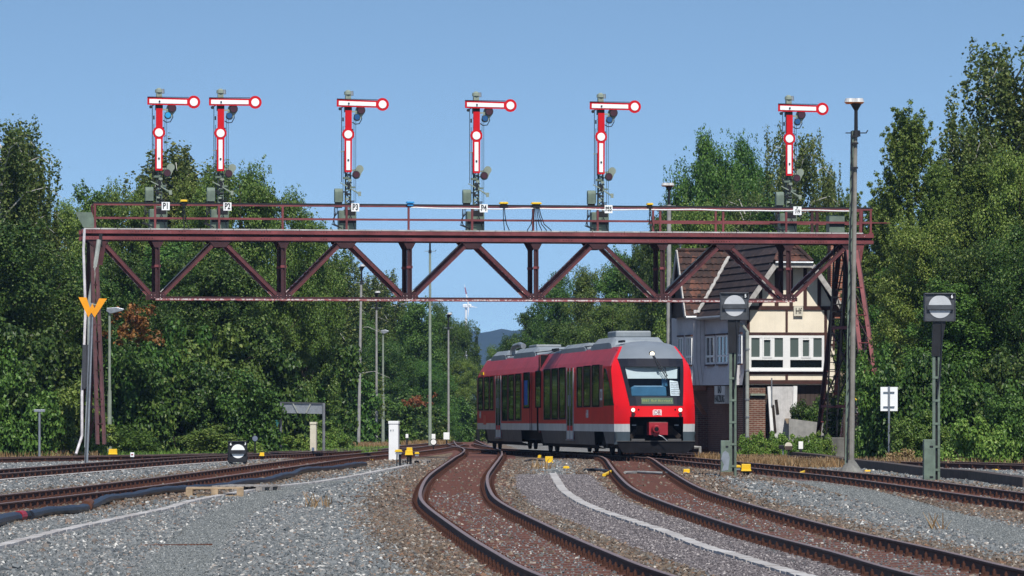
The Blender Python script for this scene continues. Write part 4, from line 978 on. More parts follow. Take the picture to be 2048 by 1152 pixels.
# ------------------------------------------------------------------ signal box
def brick(name, c1, c2, mortar, scale=1.0):
    m, t, b, out = newmat(name); tc = N(t, 'TexCoord'); sp = N(t, 'SeparateXYZ'); L(t, tc.outputs['Object'], sp.inputs[0])
    ad = N(t, 'Math', operation='ADD'); L(t, sp.outputs[0], ad.inputs[0]); L(t, sp.outputs[1], ad.inputs[1]); cb = N(t, 'CombineXYZ'); L(t, ad.outputs[0], cb.inputs[0]); L(t, sp.outputs[2], cb.inputs[1])
    br = N(t, 'TexBrick'); L(t, cb.outputs[0], br.inputs['Vector']); br.inputs['Scale'].default_value = 1.0; br.inputs['Brick Width'].default_value = .25; br.inputs['Row Height'].default_value = .083
    br.inputs['Mortar Size'].default_value = .009; br.inputs['Color1'].default_value = (*c1, 1); br.inputs['Color2'].default_value = (*c2, 1); br.inputs['Mortar'].default_value = (*mortar, 1)
    n = noise(t, tc.outputs['Object'], 2.0, 5); c = mixc(t, ramp(t, n, [(.4, (0, 0, 0)), (.7, (.6, .6, .6))]), br.outputs['Color'], (.10, .05, .04))
    L(t, c, b.inputs['Base Color']); b.inputs['Roughness'].default_value = .9; b.inputs['Specular IOR Level'].default_value = .2
    inv = N(t, 'Math', operation='SUBTRACT'); inv.inputs[0].default_value = 1; L(t, br.outputs['Fac'], inv.inputs[1]); bump(t, b, inv.outputs[0], .01); return m
M['brick'] = brick('brick', (.13, .055, .038), (.20, .085, .055), (.42, .36, .29)); M['brick_shade'] = brick('brick_shade', (.09, .04, .032), (.14, .06, .045), (.17, .13, .11))  # second brick: darker copy for the side walls, their shade in the colour
M['chimney'] = brick('chimney', (.36, .11, .06), (.42, .16, .09), (.45, .38, .3))
def boards(name, col, pitch=.16, dark=.75):
    m, t, b, out = newmat(name); tc = N(t, 'TexCoord'); sp = N(t, 'SeparateXYZ'); L(t, tc.outputs['Object'], sp.inputs[0]); ad = N(t, 'Math', operation='ADD'); L(t, sp.outputs[0], ad.inputs[0]); L(t, sp.outputs[1], ad.inputs[1])
    dv = N(t, 'Math', operation='DIVIDE'); L(t, ad.outputs[0], dv.inputs[0]); dv.inputs[1].default_value = pitch; frc = N(t, 'Math', operation='FRACT'); L(t, dv.outputs[0], frc.inputs[0])
    gap = ramp(t, frc.outputs[0], [(0, (0, 0, 0)), (.07, (1, 1, 1)), (.93, (1, 1, 1)), (1, (0, 0, 0))])
    n = noise(t, tc.outputs['Object'], 3, 5); c = mixc(t, .35, col, ramp(t, n, [(.3, tuple(x * .6 for x in col)), (.7, col)]), 'MIX'); c = mixc(t, gap, tuple(x * (1 - dark) for x in col), c)
    L(t, c, b.inputs['Base Color']); b.inputs['Roughness'].default_value = .75; bump(t, b, gap, .012); return m
M['board_white'] = boards('board_white', (.60, .575, .58)); M['board_dark'] = boards('board_dark', (.06, .04, .032), .2)
def tile(name, c1, c2, c3, pitch=.21):
    m, t, b, out = newmat(name); v = coords(t, (1 / pitch, 1 / pitch, 1 / .33)); 
    vo = N(t, 'TexVoronoi', distance='CHEBYCHEV'); vo.inputs['Scale'].default_value = 1.0; L(t, v, vo.inputs['Vector']); sp = N(t, 'SeparateColor'); L(t, vo.outputs['Color'], sp.inputs[0])
    c = ramp(t, sp.outputs[0], [(0, c1), (.6, c2), (1, c3)]); n = noise(t, coords(t), 1.1, 5); c = mixc(t, ramp(t, n, [(.38, (0, 0, 0)), (.66, (.7, .7, .7))]), c, tuple(x * .55 for x in c1))
    L(t, c, b.inputs['Base Color']); b.inputs['Roughness'].default_value = .75; b.inputs['Specular IOR Level'].default_value = .25; return m
M['tile_red'] = tile('tile_red', (.042, .026, .022), (.065, .034, .027), (.15, .062, .04)); M['tile_shade'] = tile('tile_shade', (.028, .020, .020), (.040, .028, .026), (.065, .043, .037))  # second tile: darker copy for the side slopes, less light put into the colour
TH = R(10); HD = 190.0; HX = WX(1492, HD); HG = -0.30
hs = thing('signal_box', 'half-timbered signal box with brown tiled roofs, white window band and a brick ground floor', 'signal box', (HX, HD, 0), TH)
HL = 3.72                                              # front width; local x along the front, y going back
def hx(px, y=0.0):
    r = (px - CX) / F; c, s = math.cos(TH), math.sin(TH); return (r * (HD + y * c) - HX + y * s) / (c - r * s)
def hy(px, x=0.0):
    r = (px - CX) / F; c, s = math.cos(TH), math.sin(TH); return (HX + x * c - r * (HD + x * s)) / (s + r * c)
def hz(py, y=0.0, x=1.8): return ZP(py, HD + y * math.cos(TH) + x * math.sin(TH))
RB = 8.55; EV = 5.30; RXM = HL / 2                     # ridge, eaves, ridge line x
zU, zM = 2.45, hz(617)
HB = 7.6; HBB = 13.0                                   # length of the straight side wall, of the whole upper floor
# upper floor shell
poly = [(0, 0), (HL, 0), (HL, HBB), (-.53, HBB), (-.53, HB), (-.02, HB), (-.22, .62), (0, .62)]
b = MB(); v0 = [(x, y, zU) for x, y in poly]; v1 = [(x, y, EV + .35) for x, y in poly]; n = len(poly)
fl = .16
for i in range(n):
    j = (i + 1) % n; a_, c_ = poly[i], poly[j]
    if i == 0: continue
    if i in (1, 2): b.add([(*a_, zU), (*c_, zU), (*c_, EV + .35), (*a_, EV + .35)], [(0, 1, 2, 3)], M['render']); continue
    # boarded side with a flared foot
    def out(p, k=fl):
        return (p[0] - k if p[0] < .2 else p[0], p[1] - (k * .6 if p in ((-.53, HB), (-.02, HB)) else 0))
    z1 = zU + 1.0
    b.add([(*out(a_), zU), (*out(c_), zU), (*c_, z1), (*a_, z1)], [(0, 1, 2, 3)], M['board_white']); b.add([(*a_, z1), (*c_, z1), (*c_, EV + .35), (*a_, EV + .35)], [(0, 1, 2, 3)], M['board_white'])
b.add([(x - (.1 if x < .2 else 0), y, zU) for x, y in poly], [tuple(range(n))], M['timber']); b.build('upper_wall', hs, recalc=False)
# front wall: rendered panels, gable
gz0 = zU
b = MB(); b.prism([(0, gz0), (HL, gz0), (HL, EV + .25), (RXM + .80, 7.45), (RXM - .80, 7.45), (0, EV + .25)], (0, 0, 0), X_, Y_, (0, .25, 0), M['render']); b.build('front_wall', hs)
def tim(px0, py0, px1, py1, name='timber_beam', w=.17, y=-.035):
    b = MB(); b.bar((hx(px0), y + .02, hz(py0)), (hx(px1), y + .02, hz(py1)), w, .07, M['timber'], up=(0, 1, 0)); return b.build(name, hs)
tim(1495, 616, 1668, 616, w=.16); tim(1495, 668, 1668, 668, w=.13); tim(1495, 745.5, 1652, 745.5, w=.13); tim(1493, 764, 1655, 764, w=.16)
for px, y0, y1, w in ((1496, 612, 766, .13), (1573, 620, 664, .09), (1651, 620, 766, .11), (1667, 616, 700, .08), (1521, 560, 614, .13), (1553, 535, 612, .16), (1582, 533, 612, .14), (1610, 535, 612, .14), (1638, 545, 612, .14), (1573, 749, 760, .10)):
    tim(px, y0, px, y1, w=w, y=-.031)
tim(1652, 690, 1668, 690, w=.08, y=-.033)
b = MB(); b.span(hx(1653), hx(1668), -.02, .25, zU - .3, zM, M['render']); b.build('wall_strip', hs)
# white window band
b = MB(); x0, x1, z0, z1 = hx(1497), hx(1647.5), hz(740), hz(671)
wf = MB(); W_ = M['white']; yf = -.075
def frame(b, xa, xb, za, zb_, t, y0=yf, y1=.0, mt=None):
    mt = mt or W_; b.span(xa, xb, y0, y1, zb_ - t, zb_, mt); b.span(xa, xb, y0, y1, za, za + t, mt); b.span(xa, xa + t, y0, y1, za + t, zb_ - t, mt); b.span(xb - t, xb, y0, y1, za + t, zb_ - t, mt)
frame(wf, x0, x1, z0, z1, .10); xm = (x0 + x1) / 2; wf.span(xm - .15, xm + .15, yf, 0, z0 + .10, z1 - .10, W_); zt = hz(717); wf.span(x0 + .1, xm - .15, yf, 0, zt - .06, zt + .06, W_); wf.span(xm + .15, x1 - .1, yf, 0, zt - .06, zt + .06, W_)
win = wf.build('window', hs)
for xa, xb in ((x0 + .1, xm - .15), (xm + .15, x1 - .1)):
    ww = (xb - xa) / 3
    b = MB()
    for k in (1, 2): b.span(xa + k * ww - .09, xa + k * ww + .09, yf + .01, 0, zt + .06, z1 - .10, W_)
    b.build('mullion', win)
    b = MB(); xc = (xa + xb) / 2; frame(b, xc - ww / 2 + .02, xc + ww / 2 - .02, zt + .03, z1 - .12, .06, yf - .02, yf); b.build('casement', win)
    b = MB(); b.span(xa, xb, -.03, -.02, zt + .06, z1 - .1, M['hglass']); b.build('pane', win)
    b = MB(); b.span(xa, xb, -.03, -.02, z0 + .1, zt - .06, M['glass']); b.build('pane', win)
b = MB(); b.span(x0 - .03, x1 + .05, -.13, 0, z0 - .06, z0, W_); b.build('sill', win)
# name sign on the front
b = MB(); xa, xb = hx(1586.5), hx(1605); b.span(xa, xb, -.10, -.07, hz(632), hz(612.5), M['cream']); sg = b.build('name_sign', hs); text('Hf', .34, M['black'], sg, ((xa + xb) / 2, -.104, hz(622.5)), bold=.004, sx=.78)
# side windows (left, towards the tracks): wide casements seen at a grazing angle
def swin(pxa, pxb, x, lab=None, za=hz(728, 3), zb_=hz(670, 3), bars=2):
    ya, yb = hy(pxb, x), hy(pxa, x); b = MB(); k = .05
    b.span(x - k, x, ya, yb, zb_ - .08, zb_, W_); b.span(x - k, x, ya, yb, za, za + .08, W_); zt_ = za + .34; b.span(x - k, x, ya + .08, yb - .08, zt_ - .04, zt_ + .04, W_)
    for i in range(bars + 1): y = ya + (yb - ya) * i / bars; b.span(x - k - .004, x, max(ya, y - .05), min(yb, y + .05), za + .08, zb_ - .08, W_)
    o = b.build('window', hs); b = MB(); b.span(x - .02, x - .012, ya + .05, yb - .05, za + .06, zb_ - .06, M['glass']); b.build('pane', o)
    b = MB(); b.span(x - .09, x, ya - .05, yb + .05, zb_, zb_ + .07, M['timber']); b.span(x - .09, x, ya - .05, yb + .05, za - .06, za, M['timber']); b.build('trim', o)
swin(1477, 1485, -.225); swin(1436, 1457, -.16, bars=3); swin(1414, 1430, -.09, bars=2); swin(1374, 1385, -.54, bars=3); swin(1358, 1367, -.54, bars=2)
# roofs, in courses of tiles
def courses(b, p0, p1, q0, q1, mt, n, th=.05):
    """tiled slope: eave line p0-p1, ridge line q0-q1"""
    p0, p1, q0, q1 = map(Vector, (p0, p1, q0, q1)); nrm = (p1 - p0).cross(q0 - p0).normalized()
    if nrm.z < 0: nrm = -nrm
    for i in range(n):
        a, c = i / n, (i + 1.12) / n; c = min(c, 1.0)
        A, B_, C, D_ = p0.lerp(q0, a), p1.lerp(q1, a), p1.lerp(q1, c), p0.lerp(q0, c); up = nrm * (th + .012); lo = nrm * .012
        m_ = max(2, int((B_ - A).length / .22)); vs = []
        for k in range(m_ + 1):                        # wavy lower edge: one bulge per tile
            for w in (0, .5):
                f = (k + w) / m_
                if f > 1: continue
                d = nrm * (.028 if w == 0 else 0); lowr = (p0 - q0).normalized() * (.0 if w == 0 else .018)
                vs += [A.lerp(B_, f) + up + d + lowr, D_.lerp(C, f) + lo + d * .6, A.lerp(B_, f) + lo * 0 + lowr]
        fs = []; k = len(vs) // 3
        for j in range(k - 1): fs += [(3 * j, 3 * j + 3, 3 * j + 4, 3 * j + 1), (3 * j + 2, 3 * j + 5, 3 * j + 3, 3 * j)]
        b.add(vs, fs, mt)
OVx, OVf = .40, .62                                    # eave and front overhang
sl = (RB - (EV)) / (RXM + OVx)
hipz = 7.42; hw = (RB - hipz) / sl; hipb = .95
b = MB()
for s in (-1, 1):
    xe = RXM + s * (RXM + OVx); xh = RXM + s * hw
    n1 = 10
    courses(b, (xe, -OVf, EV), (xe, HBB + .4, EV), (xh, -OVf, hipz), (xh, HBB + .4, hipz), M['tile_shade'], 7)
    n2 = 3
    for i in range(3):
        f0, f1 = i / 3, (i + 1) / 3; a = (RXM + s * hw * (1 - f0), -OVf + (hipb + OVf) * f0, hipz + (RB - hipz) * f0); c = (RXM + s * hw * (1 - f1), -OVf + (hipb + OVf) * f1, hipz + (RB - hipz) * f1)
        courses(b, a, (a[0], HBB + .4, a[2]), c, (c[0], HBB + .4, c[2]), M['tile_shade'], 1)
courses(b, (RXM - hw, -OVf, hipz), (RXM + hw, -OVf, hipz), (RXM - .01, hipb, RB), (RXM + .01, hipb, RB), M['tile_red'], 4)
roofB = b.build('roof', hs, recalc=False)
b = MB(); 
for s in (-1, 1): b.tube([(RXM + s * hw, -OVf, hipz + .07), (RXM, hipb, RB + .08)], .085, M['tile_red'], 8)
b.tube([(RXM, hipb, RB + .07), (RXM, HBB + .4, RB + .07)], .09, M['tile_red'], 8); b.build('ridge_tiles', roofB)
for s in (-1, 1):
    b = MB(); b.bar((RXM + s * (RXM + OVx + .03), -OVf - .02, EV - .10), (RXM + s * hw, -OVf - .02, hipz - .09), .045, .20, M['bargewhite'], up=(0, 0, 1))
    b.bar((RXM + s * (RXM + OVx + .03), -OVf + .05, EV - .20), (RXM + s * hw, -OVf + .05, hipz - .20), .05, .10, M['timber'], up=(0, 0, 1)); b.build('barge_board', roofB)
b = MB(); b.bar((RXM - hw, -OVf - .02, hipz - .08), (RXM + hw, -OVf - .02, hipz - .08), .05, .20, M['bargewhite']); b.cyl((RXM - hw, -OVf - .08, hipz + .02), (RXM + hw, -OVf - .08, hipz + .02), .05, .05, M['greymetal'], 8); b.build('fascia', roofB)
b = MB()                                               # soffits
for s in (-1, 1): b.add([(RXM + s * (RXM + OVx), -OVf, EV - .03), (RXM + s * hw, -OVf, hipz - .03), (RXM + s * hw, HBB, hipz - .03), (RXM + s * (RXM + OVx), HBB, EV - .03)], [(0, 1, 2, 3)], M['timber'])
b.build('soffit', roofB)
# cross roof on the left
yA = hy(1371, -.9); yR = yA + 1.75; AR = ZP(503, HD + yR); xl = hx(1371, yA); AE = ZP(634, HD + yA)
b = MB(); courses(b, (xl, yA, AE), (RXM, yA, AE), (xl - .02, yR, AR), (RXM, yR, AR), M['tile_red'], 10); courses(b, (xl - .02, yA + 3.5, AE), (RXM, yA + 3.5, AE), (xl - .02, yR, AR), (RXM, yR, AR), M['tile_red'], 10); roofA = b.build('roof', hs, recalc=False)
b = MB(); b.add([(xl + .12, yA + .1, AE), (xl + .12, yA + 3.4, AE), (xl + .12, yR, AR - .1)], [(0, 1, 2)], M['board_dark']); b.build('gable_wall', hs)
b = MB(); b.bar((xl - .02, yA, AE - .02), (xl - .02, yR, AR), .05, .22, M['bargewhite'], up=(0, 0, 1)); b.bar((xl - .02, yA + 3.5, AE - .02), (xl - .02, yR, AR), .05, .22, M['bargewhite'], up=(0, 0, 1)); b.build('barge_board', roofA)
b = MB(); b.tube([(xl, yR, AR + .06), (RXM, yR, AR + .06)], .08, M['tile_red'], 8); b.build('ridge_tiles', roofA)
b = MB(); q = Vector((xl + .15, yR, AR)); b.cyl(q, q + Vector((0, 0, .25)), .04, .03, M['greymetal'], 8); b.cyl(q + Vector((0, 0, .25)), q + Vector((0, 0, .36)), .09, .12, M['greymetal'], 12); b.cyl(q + Vector((0, 0, .36)), q + Vector((0, 0, .5)), .12, .02, M['greymetal'], 12); b.build('finial', roofA)
# valley flashing between the two roofs
zk = lambda z: RXM - (RB - z) / sl
yk = lambda z: yA + (z - AE) / (AR - AE) * (yR - yA)
b = MB(); pv = [Vector((zk(z) - .04, yk(z) - .02, z + .13)) for z in (AE + .05, AE + .9, AE + 1.8, AR - .35)]
for i in range(3): b.bar(pv[i], pv[i + 1], .17, .04, M['bargewhite'], up=(-1, -1, 1))
b.build('valley_flashing', roofA)
b = MB(); b.cyl((-OVx - .04, -OVf, EV - .02), (-OVx - .04, yA, EV - .02), .07, .07, M['greymetal'], 8); b.cyl((xl, yA - .06, AE - .02), (-OVx, yA - .06, AE - .02), .07, .07, M['greymetal'], 8); b.build('gutter', hs)
b = MB(); xd = hx(1494, -.15); b.tube([(-.4, -.25, hz(648)), (-.2, -.22, hz(651)), (xd, -.2, hz(664)), (xd, -.2, HG)], .075, M['pipegrey'], 10)
for py in (700, 742, 800, 835, 875): b.cyl((xd, -.2, hz(py)), (xd, -.2, hz(py) + .06), .10, .10, M['greymetal'], 10)
b.build('downpipe', hs)
b = MB(); xc = hx(1671, 3); b.span(xc - .2, xc + .35, 3, 3.6, 5.2, ZP(487, HD + 3), M['chimney']); b.build('chimney', roofB)
b = MB(); xq = hx(1531, -.02); 
b.span(0.0, xq, -.001, 1.5, HG, zU - .12, M['brick']); b.span(-.02, HL, .25, .5, HG, zU, M['board_dark']); b.build('brick_pier', hs)
b = MB(); b.span(.02, .3, 1.5, HBB, HG - .3, zU, M['brick_shade']); b.span(.02, .25, .3, 1.5, HG, zU - .1, M['brick_shade']); b.build('brick_wall', hs)
b = MB(); b.span(-.4, .02, HB - .2, HB + .3, HG, 1.2, M['brick_shade']); b.span(-.7, .02, HB + .8, HBB, HG, .9, M['brick_shade']); b.build('brick_wall', hs)
for k in range(7):
    pass
b = MB()                                               # soldier course on the pier
for k in range(8): x = .06 + k * (xq - .1) / 8; b.span(x, x + .075, -.03, 0, zU - .36, zU - .14, M['brick'])
b.build('brick_cornice', hs)
b = MB(); b.span(hx(1500), hx(1529), -.12, 0, hz(791), hz(787), M['ggreen_l']); b.span(hx(1499), hx(1531), -.05, 0, hz(796), hz(791), M['black']); b.build('hood', hs)
b = MB(); b.span(-.30, .02, hy(1463, -.02), hy(1442, -.02), hz(807, 3), hz(772, 3), M['tstripe']); ps = b.build('place_sign', hs)
ym = (hy(1463, -.02) + hy(1442, -.02)) / 2
text('BAD\nHARZBURG', .42, M['black'], ps, (-.306, ym, hz(789, 3)), (0, -1, 0), (0, 0, 1), bold=.012, sx=.85)
for yb in (HB + .1,):                                  # wooden bracket carrying the bay
    b = MB(); b.span(-.95, .0, yb - .2, yb + .0, zU - .22, zU - .02, paint('bracket', (.22, .09, .055), .7)); b.bar((-.75, yb - .1, zU - .22), (-.02, yb - .1, 1.15), .14, .16, b.mats[0]); b.build('bracket', hs)
# door and wall beside the pier
sh = thing('wooden_door', 'weathered grey-white wooden door leaning open at the foot of the signal box', 'door', (HX + hx(1563) * math.cos(TH), HD + hx(1563) * math.sin(TH) - .3, HG), TH)
M['peel'] = paint('peel', (.55, .54, .53), .8, var=.2, scale=3, flake=(.12, .11, .10), famt=.64, streak=.4)
w = (hx(1592) - hx(1535)); zt = hz(773) - HG
b = MB(); b.span(-w / 2 + .1, w / 2 - .12, 0, .06, 0, zt, M['peel']); b.build('leaf', sh)
b = MB(); b.bar((-w / 2 + .04, -.03, zt), (-w / 2 + .22, -.03, 0), .12, .1, M['white'], up=(0, 1, 0)); b.bar((w / 2 - .05, -.03, zt + .02), (w / 2 - .12, -.03, 0), .16, .1, M['white'], up=(0, 1, 0)); b.build('frame', sh)
b = MB(); b.bar((-w / 2 + .35, -.02, zt * .8), (-w / 2 + .42, -.02, zt * .58), .12, .02, M['tunder'], up=(0, 1, 0)); b.bar((-w / 2 + .22, -.02, zt * .72), (-w / 2 + .32, -.02, zt * .3), .1, .02, M['tunder'], up=(0, 1, 0)); b.cyl((-.45, -.1, zt * .7), (-.45, -.1, zt + .35), .03, .03, M['greymetal'], 8); b.build('broken_boards', sh)
D = 184.0
cw = thing('concrete_wall', 'low stained concrete wall below the dry slope right of the door', 'wall', (WX(1618, D), D, GZ(D)), 0)
b = MB(); b.prism([(WX(1578, D) - WX(1618, D), 0), (WX(1670, D) - WX(1618, D), 0), (WX(1670, D) - WX(1618, D), ZP(848, D) - GZ(D)), (WX(1640, D) - WX(1618, D), ZP(845, D) - GZ(D)), (WX(1578, D) - WX(1618, D), ZP(837, D) - GZ(D))], (0, 0, 0), X_, Y_, (0, .25, 0), M['concrete']); b.build('wall_slab', cw)
# bank behind the wall
b = MB(); vs = []; nx_ = 24
for j in range(9):
    for i in range(nx_ + 1):
        y = 188.3 + j * 2.5; x = WX(1575, 188) + i * (26 / nx_); vs.append((x, y, GZ(188) + (ZP(845, 188) - GZ(188)) * min(1, .95 + .05 * j) + .35 * j * (1 if i > 1 else .5) + .1 * math.sin(i * 1.3 + j)))
b.add(vs, [(j * (nx_ + 1) + i, j * (nx_ + 1) + i + 1, (j + 1) * (nx_ + 1) + i + 1, (j + 1) * (nx_ + 1) + i) for j in range(8) for i in range(nx_)], M['bed_tan']); tag(b.build('embankment', recalc=False), 'sandy bank rising behind the low wall and tower', kind='structure')

# ------------------------------------------------------------------ poles, signals and boxes
def base(px, py=None, D=None):
    D = D or DG(py); return Vector((WX(px, D), D, GZ(D))), D
def lamp_pole(px, ytop, D, label, w=12, stem=True, heads=1, mat='concrete', lattice=False, amber=False, hgt=None, pxb=None):
    s = F / D; g0 = GZ(D); H = ZP(ytop, D) - g0; t = thing('lamp_pole', label, 'lamp pole', (WX(px, D), D, g0), group='lamp poles around the yard'); r = w / s / 2
    lean = (WX(pxb, D) - WX(px, D)) if pxb else 0
    if pxb: t.location.x = WX(pxb, D)
    def X(z): return -lean * z / H
    hs_ = H - .85 if stem else H
    b = MB(); b.cyl((0, 0, -.3), (X(hs_), 0, hs_), r * 1.15, r * .75, M[mat], 10); b.build('pole', t, smooth=False)
    if lattice:
        b = MB(); b.bar((-r * 1.9, -.05, 0), (X(hs_) - r * 1.3, -.05, hs_), .09, .06, M['ggreen'], up=(0, 1, 0))
        for i in range(24): z = .4 + i * (hs_ - .6) / 24; b.bar((X(z) - r * 1.8, -.12, z), (X(z + .2) - r * 1.0, -.12, z + .2), .02, .03, M['cable'], up=(0, 1, 0))
        b.tube([(X(z) - r * (1.35 + .3 * math.sin(z * 2.1)), -.1, z) for z in [i * hs_ / 40 for i in range(41)]], .022, M['cable'], 5)
        for z in (hs_ - .15, hs_ - .35, hs_ - 1.05): b.bar((X(z) - r * 2, -.1, z), (X(z) + r, -.1, z), .05, .05, M['black'])
        b.build('cable_rail', t)
        b = MB(); b.cyl((0, 0, -.05), (0, 0, .38), .42, r * 1.4, M['concrete_d'], 12); b.build('footing', t)
    if stem:
        b = MB(); x = X(H); b.cyl((x, 0, hs_ - .15), (x, 0, hs_ + .02), .13 if lattice else .09, .12 if lattice else .08, M['black'], 10); b.cyl((x, 0, hs_), (x, 0, H - .22), .055, .05, M['black'], 8); b.cyl((x, 0, H - .26), (x, 0, H - .06), .05, .17, M['black'], 12)
        b.bar((x - .30, 0, hs_ - .05), (x + .30, 0, hs_ - .05), .03, .03, M['black'] if lattice else M['greymetal']); b.bar((x + .29, 0, hs_ - .05), (x + .34, 0, hs_ + .03), .03, .03, M['black']); b.build('lamp_stem', t)
        for k in range(heads):
            dx = (.07, -.17)[k]; h = thing; b = MB()
            b.cyl((x + dx, 0, H - .07), (x + dx, 0, H - .02), .12, .165, M['amber'] if amber else M['black'], 14); b.cyl((x + dx, 0, H - .02), (x + dx, 0, H + .09), .17, .13, M['lampglass'], 14); b.build('lamp_head', t)
    return t
lamp_pole(1717 - 5, 203, 133.0, 'tall concrete lamp pole with two lamp heads standing in front of the right gantry tower', w=10.5, heads=2, lattice=True, amber=True, pxb=1702, mat='poleconc')
lamp_pole(1338, 370, 200.0, 'lamp pole with an amber head rising behind the train front', w=11, heads=2, amber=True)
lamp_pole(723, 532, 255.0, 'leftmost of the slim lamp poles in the middle, seen through the truss', w=6, pxb=717)
lamp_pole(753, 585, 272.0, 'slim lamp pole right behind the leftmost of the middle ones', w=5)
lamp_pole(860, 470, 258.0, 'tallest slim grey-green pole in the middle, reaching behind the gantry beam', w=6, mat='ggreen_l')
lamp_pole(897, 628, 300.0, 'slim lamp pole nearest to the rear end of the train', w=4.5)
def street_lamp(px, ytop, D, label, w, arm, group='lamp poles around the yard'):
    g0 = GZ(D); H = ZP(ytop, D) - g0; t = thing('street_lamp', label, 'street lamp', (WX(px, D), D, g0), group=group); r = w * D / F / 2
    b = MB(); b.cyl((0, 0, -.2), (0, 0, H * .45), r * 1.2, r, M['ggreen_l'], 10); b.cyl((0, 0, H * .45), (0, 0, H), r * .75, r * .6, M['ggreen_l'], 10); b.build('pole', t)
    b = MB(); b.prism([(-.12, 0), (.05, -.09), (arm * .9, .03), (arm, .10), (arm * .5, .17), (-.1, .14)], (0, -.12, H - .06), X_, Y_, (0, .24, 0), M['greymetal']); b.build('lamp_head', t, bevel=.02); return t
street_lamp(219, 620, 180.0, 'short grey-green street lamp beside the left gantry tower, its head pointing right', 8, .58)
street_lamp(766, 663, 275.0, 'small white street lamp in front of the trees, right of two slim poles', 6, .35)
def shunt_box(t, w, h, z0, txt, dpt=.3, band='darkgrey', disc='disc'):
    DGm = M[band]
    b = MB(); b.span(-w / 2, w / 2, 0, dpt, z0, z0 + h, DGm); b.span(-w / 2, -w / 2 + .025, -.03, 0, z0, z0 + h, DGm); b.span(w / 2 - .025, w / 2, -.03, 0, z0, z0 + h, DGm); b.span(-w / 2, w / 2, -.05, 0, z0 + h - .03, z0 + h, DGm); o = b.build('signal_case', t, bevel=.012)
    b = MB(); r = w * .37; b.prism(arc(0, z0 + h * .52, r, 40), (0, -.012, 0), X_, Y_, (0, .01, 0), M[disc]); b.build('white_disc', o)
    b = MB(); b.span(-w * .42, w * .42, -.06, -.015, z0 + h * .42, z0 + h * .58, M[band]); b.span(-w * .42, w * .42, -.065, -.015, z0 + h * .405, z0 + h * .425, M['black']); b.build('cross_bar', o)
    b = MB(); b.span(w * .31, w * .46, -.02, -.001, z0 + h * .80, z0 + h * .95, M['black']); p = b.build('number_panel', o); text(txt, .13, M['sigwhite'], p, (w * .385, -.026, z0 + h * .875), bold=.004, sx=.8); return o
def tall_shunt(px, y0, y1, wpx, D, txt, label, pxb, cab0, cab1, cabt):
    g0 = GZ(D); s = F / D; t = thing('shunting_signal', label, 'shunting signal', (WX(px, D), D, g0), group='tall shunting signals'); w = wpx / s
    z0, z1 = ZP(y1, D) - g0, ZP(y0, D) - g0; shunt_box(t, w, z1 - z0, z0, txt)
    xb = WX(pxb, D) - WX(px, D); b = MB()
    zm = z0 - .9
    b.bar((xb - .06, .1, 0), (xb - .06, .1, zm), .075, .05, M['ggreen'], up=(0, 1, 0)); b.bar((xb + .07, .1, 0), (xb + .07, .1, zm), .06, .05, M['ggreen'], up=(0, 1, 0)); b.span(xb - .03, xb + .05, .13, .16, 0, zm, M['black'])
    for i in range(int(zm / .6)): b.box((xb, .08, .3 + i * .6), (.2, .03, .06), M['ggreen'])
    b.build('mast', t)
    b = MB(); b.prism([(xb - .12, zm), (xb + .10, zm), (.16, z0), (-.18, z0)], (0, .05, 0), X_, Y_, (0, .12, 0), M['black']); b.build('bracket', t)
    b = MB(); b.tube([(.05, .04, z0), (.1 + xb * .5, .02, z0 - .5), (xb + .1, .02, z0 - 1.3), (xb + .02, 0, z0 - 1.9)], .022, M['cable'], 6); b.build('cable', t)
    c0, c1 = WX(cab0, D) - WX(px, D), WX(cab1, D) - WX(px, D); zc = ZP(cabt, D) - g0
    b = MB(); b.span(c0, c1, -.28, .12, .02, zc, M['ggreen']); c = b.build('cabinet', t, bevel=.012)
    b = MB(); zz0 = zc * .82; b.span((c0 + c1) / 2, c1 - .06, -.295, -.28, zz0, zz0 + .04, M['black']); b.span((c0 + c1) / 2, c1 - .06, -.295, -.28, .1, .14, M['black']); b.build('vent', c)
    return t, c0, c1
t, c0, c1 = tall_shunt(1469, 585, 640, 57, 127.0, '5', 'tall shunting signal numbered 5 in front of the half-timbered signal box', 1466, 1441, 1460, 881)
b = MB(); b.prism([(.02, .12), (.2, .15), (.24, .5), (.20, .62), (.12, .68), (.05, .62), (0, .45), (.08, .3)], (c0, -.288, .05), X_, Y_, (0, .006, 0), M['greymetal']); b.build('bare_patch', t)
b = MB(); b.box(((c0 + c1) / 2 + .03, -.1, .0), (.36, .5, .3), M['bed_tan']); b.build('footing', t)
tall_shunt(1880, 586, 643, 62, 121.0, '6', 'tall shunting signal against the dense trees at the right', 1873, 1846, 1869, 879)
